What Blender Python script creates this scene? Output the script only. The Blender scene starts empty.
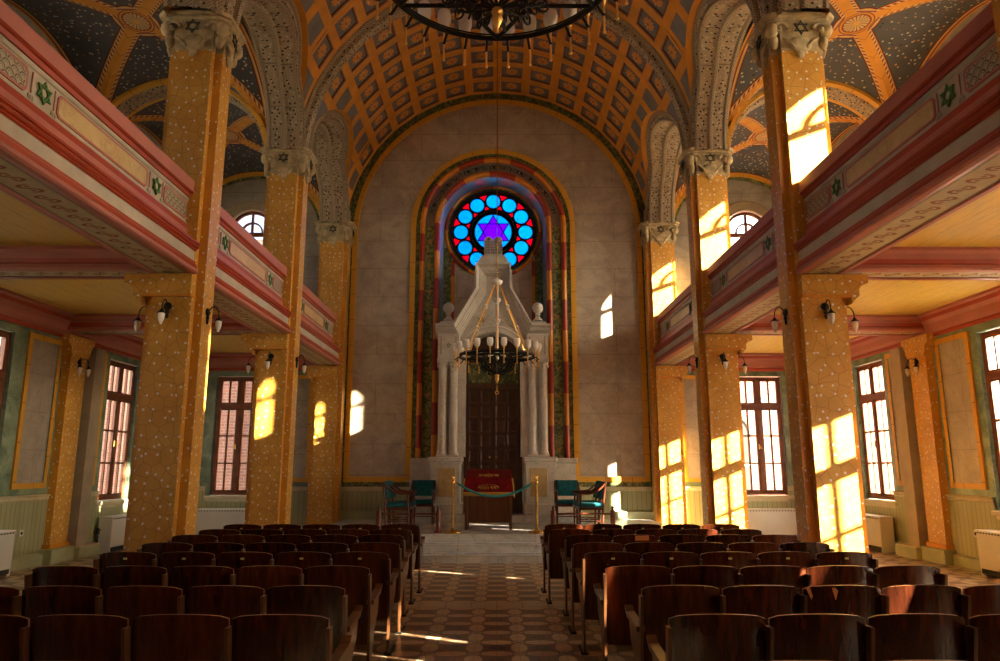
import bpy, math, random
from mathutils import Vector, Matrix
random.seed(7)
PI = math.pi
scn = bpy.context.scene
COL = scn.collection
def R(d): return math.radians(d)

# ------------------------------------------------------------------ layout (metres; X right, Y towards the ark, Z up)
PIER = [-3.27, 0.67, 4.42, 8.55, 12.49, 16.43]
BAYC = [(PIER[i] + PIER[i + 1]) / 2 for i in range(5)]
WINC = [-1.30, 2.44, 6.56, 10.52, 14.46]     # windows
WALLX, EAST, WEST = 7.6, 16.69, -3.6
PX0, PX1 = 3.55, 4.23            # pier faces (nave side, aisle side)
PD = 0.25                        # half depth of a pier
SPR, RV = 7.22, 3.70             # spring line and radius of the nave vault
STAGE = 0.42

# ------------------------------------------------------------------ materials
class NT:
    def __init__(s, name, rough=0.6, spec=0.4, metallic=0.0):
        s.m = bpy.data.materials.new(name); s.m.use_nodes = True
        s.n = s.m.node_tree.nodes; s.l = s.m.node_tree.links
        s.b = s.n['Principled BSDF']
        s.b.inputs['Roughness'].default_value = rough
        s.b.inputs['Specular IOR Level'].default_value = spec
        s.b.inputs['Metallic'].default_value = metallic
    def put(s, a, sock):
        if isinstance(a, (int, float)): sock.default_value = a
        elif isinstance(a, (tuple, list)): sock.default_value = tuple(a) + ((1,) if len(a) == 3 and sock.type == 'RGBA' else ())
        else: s.l.new(a, sock)
    def math(s, op, a, b=0.0, c=None):
        n = s.n.new('ShaderNodeMath'); n.operation = op
        s.put(a, n.inputs[0]); s.put(b, n.inputs[1])
        if c is not None: s.put(c, n.inputs[2])
        return n.outputs[0]
    def uv(s, sx=1.0, sy=1.0, ox=0.0, oy=0.0):
        t = s.n.new('ShaderNodeTexCoord'); m = s.n.new('ShaderNodeMapping')
        m.inputs['Scale'].default_value = (sx, sy, 1); m.inputs['Location'].default_value = (ox, oy, 0)
        s.l.new(t.outputs['UV'], m.inputs['Vector']); return m.outputs[0]
    def obj(s, sc=(1, 1, 1)):
        t = s.n.new('ShaderNodeTexCoord'); m = s.n.new('ShaderNodeMapping'); m.inputs['Scale'].default_value = sc
        s.l.new(t.outputs['Object'], m.inputs['Vector']); return m.outputs[0]
    def sep(s, v):
        n = s.n.new('ShaderNodeSeparateXYZ'); s.l.new(v, n.inputs[0]); return n.outputs[0], n.outputs[1], n.outputs[2]
    def noise(s, v, scale=5, detail=4, rough=0.55, dist=0.0):
        n = s.n.new('ShaderNodeTexNoise'); s.l.new(v, n.inputs['Vector'])
        n.inputs['Scale'].default_value = scale; n.inputs['Detail'].default_value = detail
        n.inputs['Roughness'].default_value = rough; n.inputs['Distortion'].default_value = dist
        return n.outputs['Fac']
    def vor(s, v, scale, feature='F1', rnd=1.0):
        n = s.n.new('ShaderNodeTexVoronoi'); n.voronoi_dimensions = '2D'; n.feature = feature
        s.l.new(v, n.inputs['Vector']); n.inputs['Scale'].default_value = scale
        n.inputs['Randomness'].default_value = rnd
        return n.outputs['Distance']
    def mix(s, f, a, b):
        n = s.n.new('ShaderNodeMix'); n.data_type = 'RGBA'
        s.put(f, n.inputs[0]); s.put(a, n.inputs[6]); s.put(b, n.inputs[7]); return n.outputs[2]
    def ramp(s, f, stops, interp='LINEAR'):
        n = s.n.new('ShaderNodeValToRGB'); n.color_ramp.interpolation = interp
        e = n.color_ramp.elements
        while len(e) < len(stops): e.new(0.5)
        for i, (p, c) in enumerate(stops): e[i].position = p; e[i].color = tuple(c) + (1,)
        s.put(f, n.inputs[0]); return n.outputs[0]
    def lt(s, a, b): return s.math('LESS_THAN', a, b)
    def gt(s, a, b): return s.math('GREATER_THAN', a, b)
    def bump(s, h, strength=0.3, dist=0.01):
        n = s.n.new('ShaderNodeBump'); n.inputs['Strength'].default_value = strength; n.inputs['Distance'].default_value = dist
        s.put(h, n.inputs['Height']); s.l.new(n.outputs[0], s.b.inputs['Normal'])
    def out(s, c): s.put(c, s.b.inputs['Base Color']); return s.m

MT = {}
def plain(name, c, rough=0.6, spec=0.4, metallic=0.0, var=0.15, scale=3.0):
    t = NT(name, rough, spec, metallic)
    d = tuple(x * (1 - var) for x in c); e = tuple(min(1, x * (1 + var)) for x in c)
    t.out(t.ramp(t.noise(t.obj(), scale), [(0.3, d), (0.7, e)])); MT[name] = t.m; return t.m

OR = (0.62, 0.255, 0.02)      # ochre orange paint
plain('ochre', OR, 0.55); plain('ochre_light', (0.68, 0.34, 0.05), 0.5)
plain('pink', (0.42, 0.155, 0.125), 0.5, 0.3, var=0.08); plain('dark_red', (0.33, 0.045, 0.018), 0.4, var=0.1)
plain('moulding_grey', (0.42, 0.37, 0.29), 0.6); plain('cream', (0.55, 0.50, 0.33), 0.6)
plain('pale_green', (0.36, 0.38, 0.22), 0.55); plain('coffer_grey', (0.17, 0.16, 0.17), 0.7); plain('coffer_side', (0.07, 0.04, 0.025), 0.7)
plain('pale_line', (0.55, 0.36, 0.18), 0.6); plain('rosette', (0.68, 0.29, 0.045), 0.6); plain('deep_orange', (0.36, 0.10, 0.012), 0.6)
plain('iron', (0.008, 0.007, 0.0065), 0.5, 0.25); plain('gold', (0.95, 0.55, 0.14), 0.35, 0.5, 1.0, var=0.1)
plain('brass', (0.72, 0.47, 0.12), 0.22, 0.5, 1.0, var=0.05); plain('stone', (0.46, 0.37, 0.21), 0.75, var=0.3, scale=9)
plain('star_black', (0.03, 0.028, 0.02), 0.6); plain('green_paint', (0.05, 0.16, 0.03), 0.5)
plain('white_metal', (0.62, 0.60, 0.55), 0.45, var=0.04); plain('slot', (0.02, 0.02, 0.02), 0.8)
plain('teal', (0.012, 0.13, 0.16), 0.75, 0.2, var=0.3, scale=14); plain('teal_rope', (0.01, 0.25, 0.27), 0.6)
plain('chair_wood', (0.10, 0.022, 0.010), 0.28); plain('post_wood', (0.13, 0.028, 0.012), 0.3)
plain('red_velvet', (0.17, 0.008, 0.010), 0.85, 0.15, var=0.25, scale=12); plain('gold_thread', (0.62, 0.36, 0.07), 0.5)
plain('letter_black', (0.012, 0.010, 0.008), 0.6); plain('letter_brown', (0.06, 0.045, 0.03), 0.7)
plain('lead', (0.006, 0.006, 0.010), 0.6); plain('taupe', (0.21, 0.18, 0.155), 0.6)
plain('window_wood', (0.17, 0.05, 0.016), 0.4, var=0.3, scale=6); plain('stage_edge', (0.55, 0.53, 0.50), 0.35)
plain('pale_paving', (0.52, 0.48, 0.40), 0.9); plain('roof_grey', (0.2, 0.19, 0.18), 0.9); plain('grey_plaster', (0.40, 0.33, 0.24), 0.7)
plain('plate_yellow', (0.50, 0.38, 0.12), 0.5); plain('chip', (0.45, 0.14, 0.03), 0.6)

def m_mosaic():
    t = NT('mosaic', 0.38, 0.5); v = t.uv()
    n = t.n.new('ShaderNodeVectorMath'); n.operation = 'ADD'; t.l.new(v, n.inputs[0]); n.inputs[1].default_value = (3.3, 1.7, 0)
    e = t.vor(v, 6.6, 'DISTANCE_TO_EDGE', 0.9)
    base = t.ramp(t.noise(v, 2.5, 5), [(0.3, (0.54, 0.265, 0.035)), (0.7, (0.68, 0.375, 0.07))])
    line = t.math('MULTIPLY', t.lt(e, 0.016), 0.75)
    c = t.mix(line, base, (0.20, 0.06, 0.015))
    dist = t.vor(n.outputs[0], 7.2, 'F1', 0.8)
    c = t.mix(t.lt(dist, 0.105), c, (0.80, 0.77, 0.73))
    MT['mosaic'] = t.out(c)
m_mosaic()
def m_mosaic_dots():
    t = NT('mosaic_small', 0.38, 0.5); v = t.uv()
    e = t.vor(v, 7.0, 'DISTANCE_TO_EDGE', 0.8)
    base = t.ramp(t.noise(v, 2.5, 5), [(0.3, (0.56, 0.255, 0.03)), (0.7, (0.70, 0.36, 0.05))])
    c = t.mix(t.math('MULTIPLY', t.lt(e, 0.014), 0.35), base, (0.25, 0.08, 0.02))
    c = t.mix(t.lt(t.vor(v, 7.5, 'F1', 0.85), 0.10), c, (0.80, 0.77, 0.73))
    MT['mosaic_small'] = t.out(c)
m_mosaic_dots()
def m_marble(name, c1, c2, bw, bh, line=0.5, mortar=0.006, rough=0.35, vein=(0.2, 0.17, 0.13)):
    t = NT(name, rough, 0.45); v = t.uv()
    w = t.n.new('ShaderNodeTexNoise'); t.l.new(v, w.inputs['Vector']); w.inputs['Scale'].default_value = 1.6
    w.inputs['Detail'].default_value = 6; w.inputs['Distortion'].default_value = 1.5
    base = t.ramp(w.outputs['Fac'], [(0.3, c1), (0.65, c2)])
    vn = t.math('ABSOLUTE', t.math('SUBTRACT', t.noise(v, 2.3, 7, 0.6, 1.2), 0.5))
    base = t.mix(t.math('MULTIPLY', t.lt(vn, 0.012), 0.35), base, vein)
    if line:
        b = t.n.new('ShaderNodeTexBrick'); t.l.new(v, b.inputs['Vector'])
        b.inputs['Scale'].default_value = 1.0; b.inputs['Brick Width'].default_value = bw; b.inputs['Row Height'].default_value = bh
        b.inputs['Mortar Size'].default_value = mortar; b.inputs['Mortar Smooth'].default_value = 0.0
        base = t.mix(t.math('MULTIPLY', b.outputs['Fac'], line), base, (0.10, 0.07, 0.04))
    MT[name] = t.out(base)
m_marble('wall_marble', (0.36, 0.30, 0.235), (0.50, 0.43, 0.34), 1.9, 0.70)
m_marble('upper_marble', (0.24, 0.215, 0.18), (0.36, 0.325, 0.27), 1.1, 0.55, 0.6)
m_marble('panel_marble', (0.36, 0.31, 0.26), (0.47, 0.42, 0.35), 0.72, 0.62, 0.35)
m_marble('green_marble', (0.10, 0.17, 0.12), (0.27, 0.36, 0.25), 3, 3, 0, rough=0.3, vein=(0.03, 0.045, 0.02))
m_marble('ark_marble', (0.50, 0.47, 0.42), (0.64, 0.61, 0.56), 3, 3, 0, rough=0.4, vein=(0.28, 0.25, 0.22))
m_marble('step_marble', (0.46, 0.46, 0.45), (0.66, 0.66, 0.65), 1.35, 5, 0.5, 0.004, 0.22, vein=(0.22, 0.24, 0.25))
m_marble('yellow_marble', (0.47, 0.33, 0.14), (0.60, 0.45, 0.22), 3, 3, 0, rough=0.35, vein=(0.35, 0.15, 0.07))
m_marble('bluelit_marble', (0.10, 0.17, 0.29), (0.22, 0.31, 0.43), 0.5, 3, 0.5, 0.004, 0.35)  # marble made bluer to carry the light through the rose glass

def m_segment(name, a, b, per):
    t = NT(name, 0.35, 0.5); x, y, z = t.sep(t.uv())
    f = t.math('FRACT', t.math('DIVIDE', x, per)); k = t.gt(f, 0.5)
    s = t.ramp(t.noise(t.uv(2, 30), 3, 3), [(0.3, (0.55, 0.55, 0.55)), (0.7, (1, 1, 1))])
    c = t.mix(k, a, b); n = t.n.new('ShaderNodeMix'); n.data_type = 'RGBA'; n.blend_type = 'MULTIPLY'
    n.inputs[0].default_value = 1; t.l.new(c, n.inputs[6]); t.l.new(s, n.inputs[7])
    MT[name] = t.out(n.outputs[2])
m_segment('red_gold', (0.80, 0.30, 0.03), (0.42, 0.04, 0.012), 1.46)
def m_joint_ochre():
    t = NT('ochre_joint', 0.45); x, y, z = t.sep(t.uv())
    f = t.math('FRACT', t.math('DIVIDE', x, 0.62))
    MT['ochre_joint'] = t.out(t.mix(t.lt(f, 0.015), (0.66, 0.35, 0.04), (0.18, 0.07, 0.02)))
m_joint_ochre()
def m_dotted():
    t = NT('dotted_stone', 0.7, 0.3); v = t.uv()
    base = t.ramp(t.noise(v, 3, 4), [(0.3, (0.27, 0.21, 0.14)), (0.7, (0.42, 0.335, 0.23))])
    c = t.mix(t.lt(t.vor(v, 10, 'F1', 0.9), 0.17), base, (0.03, 0.022, 0.018))
    n = t.n.new('ShaderNodeVectorMath'); n.operation = 'ADD'; t.l.new(v, n.inputs[0]); n.inputs[1].default_value = (7.1, 5.3, 0)
    c = t.mix(t.lt(t.vor(n.outputs[0], 9, 'F1', 0.9), 0.13), c, (0.55, 0.46, 0.33))
    x, y, z = t.sep(v)
    f = t.math('FRACT', t.math('DIVIDE', x, 0.75))
    MT['dotted_stone'] = t.out(t.mix(t.lt(f, 0.012), c, (0.05, 0.035, 0.02)))
m_dotted()
def m_lace():
    t = NT('lace_stone', 0.7, 0.3); v = t.uv(1, 1)
    a = t.n.new('ShaderNodeTexWave'); a.wave_type = 'BANDS'; a.bands_direction = 'DIAGONAL'
    t.l.new(v, a.inputs['Vector']); a.inputs['Scale'].default_value = 13; a.inputs['Distortion'].default_value = 6; a.inputs['Detail Scale'].default_value = 9
    base = t.ramp(a.outputs['Fac'], [(0.2, (0.15, 0.115, 0.07)), (0.6, (0.43, 0.35, 0.24))])
    MT['lace_stone'] = t.out(base)
m_lace()
def m_starry():
    # groin vault: uv runs -1..1 across one bay, scaled into 0..1 ; bands follow the diagonals and the edges
    t = NT('starry_vault', 0.7, 0.3)
    t1 = t.n.new('ShaderNodeTexCoord')
    x, y, z = t.sep(t1.outputs['UV'])
    u = t.math('MULTIPLY_ADD', x, 2.0, -1.0); v = t.math('MULTIPLY_ADD', y, 2.0, -1.0)
    au = t.math('ABSOLUTE', u); av = t.math('ABSOLUTE', v)
    dd = t.math('ABSOLUTE', t.math('SUBTRACT', au, av))
    rr = t.math('SQRT', t.math('ADD', t.math('MULTIPLY', u, u), t.math('MULTIPLY', v, v)))
    m = t.math('MAXIMUM', au, av)
    edge = t.math('SUBTRACT', 0.93, m)
    s = t.math('MINIMUM', t.math('MINIMUM', t.math('SUBTRACT', dd, 0.12), edge), t.math('SUBTRACT', rr, 0.21))
    ob = t.obj((1, 1, 0)); n = t.n.new('ShaderNodeTexVoronoi'); n.voronoi_dimensions = '3D'; t.l.new(t.obj(), n.inputs['Vector']); n.inputs['Scale'].default_value = 11.5
    sky = t.ramp(t.noise(t.obj(), 1.2, 3), [(0.3, (0.055, 0.058, 0.065)), (0.7, (0.085, 0.085, 0.088))])
    sky = t.mix(t.lt(n.outputs['Distance'], 0.23), sky, t.ramp(n.outputs['Color'], [(0.3, (0.45, 0.42, 0.34)), (0.6, (0.5, 0.27, 0.05)), (0.8, (0.02, 0.02, 0.02))], 'CONSTANT'))
    band = t.ramp(t.noise(t.obj(), 2, 3), [(0.3, (0.52, 0.22, 0.025)), (0.7, (0.64, 0.29, 0.04))])
    jf = t.math('FRACT', t.math('MULTIPLY', m, 5.0))
    band = t.mix(t.math('MULTIPLY', t.lt(jf, 0.03), 0.7), band, (0.2, 0.07, 0.01))
    c = t.mix(t.gt(s, 0.0), band, sky)
    c = t.mix(t.lt(t.math('ABSOLUTE', s), 0.008), c, (0.10, 0.02, 0.01))
    # dotted red lining inside the band
    s2 = t.math('ABSOLUTE', t.math('ADD', s, 0.035))
    bead = t.gt(t.math('FRACT', t.math('MULTIPLY', m, 26.0)), 0.5)
    c = t.mix(t.lt(s2, 0.016), c, t.mix(bead, (0.22, 0.05, 0.02), (0.55, 0.40, 0.22)))
    # medallion
    ang = t.math('ARCTAN2', v, u)
    pet = t.math('ABSOLUTE', t.math('SINE', t.math('MULTIPLY', ang, 9.0)))
    inside = t.lt(rr, 0.115)
    c = t.mix(inside, c, t.mix(t.gt(pet, 0.45), (0.25, 0.07, 0.015), (0.50, 0.36, 0.18)))
    c = t.mix(t.lt(t.math('ABSOLUTE', t.math('SUBTRACT', rr, 0.12)), 0.008), c, (0.22, 0.05, 0.02))
    c = t.mix(t.lt(t.math('ABSOLUTE', t.math('SUBTRACT', rr, 0.15)), 0.006), c, (0.25, 0.07, 0.02))
    c = t.mix(t.lt(rr, 0.03), c, (0.6, 0.3, 0.06))
    MT['starry_vault'] = t.out(c)
m_starry()
def m_tiles():
    t = NT('floor_tile', 0.32, 0.5); v = t.uv()
    x, y, z = t.sep(v); P = 0.40
    fx = t.math('FRACT', t.math('DIVIDE', x, P)); fy = t.math('FRACT', t.math('DIVIDE', y, P))
    gx = t.math('SUBTRACT', 1.0, fx); gy = t.math('SUBTRACT', 1.0, fy)
    def d(a, b): return t.math('SQRT', t.math('ADD', t.math('MULTIPLY', a, a), t.math('MULTIPLY', b, b)))
    cnt = t.math('ADD', t.math('ADD', t.lt(d(fx, fy), 0.69), t.lt(d(gx, fy), 0.69)), t.math('ADD', t.lt(d(fx, gy), 0.69), t.lt(d(gx, gy), 0.69)))
    k = t.math('DIVIDE', cnt, 4.0)
    c = t.ramp(k, [(0.0, (0.035, 0.016, 0.008)), (0.2, (0.16, 0.09, 0.045)), (0.45, (0.58, 0.45, 0.29))], 'CONSTANT')
    # eye rings at corners and centre
    hx = t.math('SUBTRACT', fx, 0.5); hy = t.math('SUBTRACT', fy, 0.5)
    c = t.mix(t.lt(t.math('ABSOLUTE', t.math('SUBTRACT', d(hx, hy), 0.15)), 0.025), c, (0.20, 0.13, 0.075))
    for q in (d(fx, fy), d(gx, fy), d(fx, gy), d(gx, gy)):
        c = t.mix(t.lt(t.math('ABSOLUTE', t.math('SUBTRACT', q, 0.12)), 0.03), c, (0.05, 0.025, 0.013))
    sx = t.math('FRACT', t.math('DIVIDE', x, 0.2)); sy = t.math('FRACT', t.math('DIVIDE', y, 0.2))
    j = t.math('MINIMUM', t.math('MINIMUM', sx, t.math('SUBTRACT', 1.0, sx)), t.math('MINIMUM', sy, t.math('SUBTRACT', 1.0, sy)))
    c = t.mix(t.math('MULTIPLY', t.lt(j, 0.012), 0.6), c, (0.03, 0.02, 0.012))
    wear = t.noise(v, 1.3, 5)
    c = t.mix(t.math('MULTIPLY', t.gt(wear, 0.6), 0.12), c, (0.3, 0.22, 0.15))
    t.bump(wear, 0.06, 0.01)
    MT['floor_tile'] = t.out(c)
m_tiles()
def m_plain_tile():
    t = NT('border_tile', 0.3, 0.5); v = t.uv()
    b = t.n.new('ShaderNodeTexBrick'); t.l.new(v, b.inputs['Vector']); b.offset = 0.0
    b.inputs['Scale'].default_value = 1.0; b.inputs['Brick Width'].default_value = 0.3; b.inputs['Row Height'].default_value = 0.3
    b.inputs['Mortar Size'].default_value = 0.004; b.inputs['Mortar Smooth'].default_value = 0.0
    base = t.ramp(t.noise(v, 3, 4), [(0.3, (0.42, 0.36, 0.26)), (0.7, (0.55, 0.48, 0.36))])
    MT['border_tile'] = t.out(t.mix(b.outputs['Fac'], base, (0.07, 0.05, 0.03)))
m_plain_tile()
def m_boards():
    t = NT('ceiling_boards', 0.55); v = t.uv(); x, y, z = t.sep(v)
    base = t.ramp(t.noise(t.uv(1.0, 5.0), 3, 5), [(0.35, (0.62, 0.41, 0.075)), (0.5, (0.70, 0.47, 0.09)), (0.72, (0.50, 0.36, 0.13))])
    f = t.math('FRACT', t.math('DIVIDE', y, 0.24))
    MT['ceiling_boards'] = t.out(t.mix(t.math('MULTIPLY', t.lt(f, 0.03), 0.5), base, (0.15, 0.08, 0.02)))
m_boards()
def m_beadboard():
    t = NT('beadboard', 0.5); x, y, z = t.sep(t.uv())
    f = t.math('FRACT', t.math('DIVIDE', x, 0.11))
    base = t.ramp(t.noise(t.uv(1, .2), 4, 3), [(0.3, (0.33, 0.34, 0.185)), (0.7, (0.40, 0.41, 0.235))])
    t.bump(t.gt(f, 0.1), 0.6, 0.008)
    MT['beadboard'] = t.out(t.mix(t.lt(f, 0.08), base, (0.16, 0.16, 0.08)))
m_beadboard()
def m_frieze(name, bg, fg):
    t = NT(name, 0.6); x, y, z = t.sep(t.uv())        # x metres along, y 0..1 across
    u = t.math('FRACT', t.math('DIVIDE', x, 0.24)); vv = y
    def ring(cx, cy, r, w, up):
        a = t.math('MULTIPLY', t.math('SUBTRACT', u, cx), 1.25); b = t.math('SUBTRACT', vv, cy)
        d = t.math('SQRT', t.math('ADD', t.math('MULTIPLY', a, a), t.math('MULTIPLY', b, b)))
        k = t.lt(t.math('ABSOLUTE', t.math('SUBTRACT', d, r)), w)
        g = t.gt(b, -0.06) if up else t.lt(b, 0.06)
        dot = t.lt(d, 0.07)
        return t.math('MAXIMUM', t.math('MULTIPLY', k, g), dot)
    k = t.math('MAXIMUM', ring(0.33, 0.5, 0.2, 0.055, True), ring(0.66, 0.5, 0.2, 0.055, False))
    base = t.ramp(t.noise(t.obj(), 6, 4), [(0.3, tuple(c * 0.8 for c in bg)), (0.7, bg)])
    c = t.mix(k, base, fg)
    e = t.math('ABSOLUTE', t.math('SUBTRACT', vv, 0.5))
    c = t.mix(t.gt(e, 0.43), c, tuple(b * 0.45 for b in bg))
    MT[name] = t.out(c)
m_frieze('frieze', (0.50, 0.40, 0.24), (0.22, 0.07, 0.03))
def m_scales():
    t = NT('scale_relief', 0.6); v = t.uv(); x, y, z = t.sep(v); P = 0.10; Q = 0.05
    row = t.math('FLOOR', t.math('DIVIDE', y, Q)); fy = t.math('FRACT', t.math('DIVIDE', y, Q))
    off = t.math('MULTIPLY', t.math('FRACT', t.math('MULTIPLY', row, 0.5)), P)
    fx = t.math('SUBTRACT', t.math('FRACT', t.math('DIVIDE', t.math('ADD', x, off), P)), 0.5)
    d = t.math('SQRT', t.math('ADD', t.math('MULTIPLY', fx, fx), t.math('MULTIPLY', t.math('MULTIPLY', fy, 0.55), t.math('MULTIPLY', fy, 0.55))))
    k = t.lt(t.math('ABSOLUTE', t.math('SUBTRACT', d, 0.40)), 0.075)
    k2 = t.lt(t.math('ABSOLUTE', t.math('SUBTRACT', d, 0.18)), 0.03)
    c = t.mix(t.math('MAXIMUM', k, k2), (0.40, 0.35, 0.25), (0.13, 0.11, 0.08))
    MT['scale_relief'] = t.out(c)
m_scales()
def m_vine():
    t = NT('vine_band', 0.5); x, y, z = t.sep(t.uv())      # x metres along, y 0..1
    f = t.math('FRACT', t.math('DIVIDE', x, 0.62)); c0 = t.math('SUBTRACT', y, 0.5)
    base = t.ramp(t.noise(t.obj(), 16, 4), [(0.42, (0.08, 0.10, 0.06)), (0.5, (0.18, 0.24, 0.08)), (0.6, (0.30, 0.33, 0.14))])
    a = t.math('MULTIPLY', t.math('SUBTRACT', f, 0.5), 2.6)
    def dot(ax, by, r):
        p = t.math('SUBTRACT', a, ax); q = t.math('SUBTRACT', c0, by)
        return t.lt(t.math('ADD', t.math('MULTIPLY', p, p), t.math('MULTIPLY', q, q)), r * r)
    k = t.math('MAXIMUM', t.math('MAXIMUM', dot(0.0, 0.0, 0.11), dot(0.18, 0.16, 0.09)), dot(0.18, -0.16, 0.09))
    c = t.mix(k, base, (0.62, 0.28, 0.10))
    c = t.mix(t.gt(t.math('ABSOLUTE', c0), 0.44), c, (0.10, 0.12, 0.16))
    MT['vine_band'] = t.out(c)
m_vine()
def m_leafband():
    t = NT('leaf_band', 0.5)
    c = t.ramp(t.noise(t.obj(), 11, 5, 0.65, 0.8), [(0.40, (0.05, 0.065, 0.03)), (0.52, (0.12, 0.14, 0.05)), (0.62, (0.27, 0.26, 0.10))])
    MT['leaf_band'] = t.out(c)
m_leafband()
def m_wood(name, c1, c2, c3, rough=0.22, gs=(14, 14, 1.2), coat=0.0):
    t = NT(name, rough, 0.5)
    f = t.noise(t.obj(gs), 1.0, 6, 0.6, 0.4)
    r = t.n.new('ShaderNodeObjectInfo')
    w = t.math('ADD', f, t.math('MULTIPLY', t.math('SUBTRACT', r.outputs['Random'], 0.5), 0.22))
    t.b.inputs['Coat Weight'].default_value = coat; t.b.inputs['Coat Roughness'].default_value = 0.15
    MT[name] = t.out(t.ramp(w, [(0.25, c1), (0.5, c2), (0.75, c3)]))
m_wood('seat_veneer', (0.010, 0.003, 0.0015), (0.042, 0.009, 0.003), (0.11, 0.025, 0.007), 0.22)
m_wood('seat_edge', (0.16, 0.06, 0.02), (0.26, 0.10, 0.03), (0.33, 0.14, 0.05), 0.35)
m_wood('standard_wood', (0.04, 0.014, 0.005), (0.09, 0.033, 0.011), (0.14, 0.06, 0.02), 0.28)
m_wood('desk_wood', (0.05, 0.018, 0.008), (0.10, 0.035, 0.014), (0.15, 0.06, 0.02), 0.3)
m_wood('door_wood', (0.035, 0.012, 0.006), (0.065, 0.022, 0.010), (0.09, 0.033, 0.014), 0.35)
def m_glass(name, col, gloss=0.08, trans=None):
    m = bpy.data.materials.new(name); m.use_nodes = True; n = m.node_tree.nodes; l = m.node_tree.links
    n.remove(n['Principled BSDF'])
    a = n.new('ShaderNodeBsdfTransparent'); a.inputs[0].default_value = tuple(col) + (1,)
    g = n.new('ShaderNodeBsdfGlossy'); g.inputs['Roughness'].default_value = 0.05
    x = n.new('ShaderNodeMixShader'); x.inputs[0].default_value = gloss
    l.new(a.outputs[0], x.inputs[1]); l.new(g.outputs[0], x.inputs[2]); l.new(x.outputs[0], n['Material Output'].inputs[0])
    MT[name] = m
m_glass('pane_glass', (0.93, 0.95, 0.95)); m_glass('blue_glass', (0.0, 0.28, 0.95), 0.04)
m_glass('violet_glass', (0.17, 0.0, 0.85), 0.04); m_glass('red_glass', (0.85, 0.0, 0.008), 0.04)
def m_opal():
    t = NT('opal_glass', 0.18, 0.6); t.b.inputs['Subsurface Weight'].default_value = 0.0
    MT['opal_glass'] = t.out((0.86, 0.83, 0.79))
m_opal()
def m_brickwall():
    t = NT('outer_brick', 0.85); v = t.uv()
    b = t.n.new('ShaderNodeTexBrick'); t.l.new(v, b.inputs['Vector'])
    b.inputs['Scale'].default_value = 1.0; b.inputs['Brick Width'].default_value = 0.25; b.inputs['Row Height'].default_value = 0.085
    b.inputs['Mortar Size'].default_value = 0.011
    b.inputs['Color1'].default_value = (0.15, 0.055, 0.04, 1); b.inputs['Color2'].default_value = (0.22, 0.09, 0.065, 1); b.inputs['Mortar'].default_value = (0.21, 0.16, 0.14, 1)
    MT['outer_brick'] = t.out(b.outputs['Color'])
m_brickwall()

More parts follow.
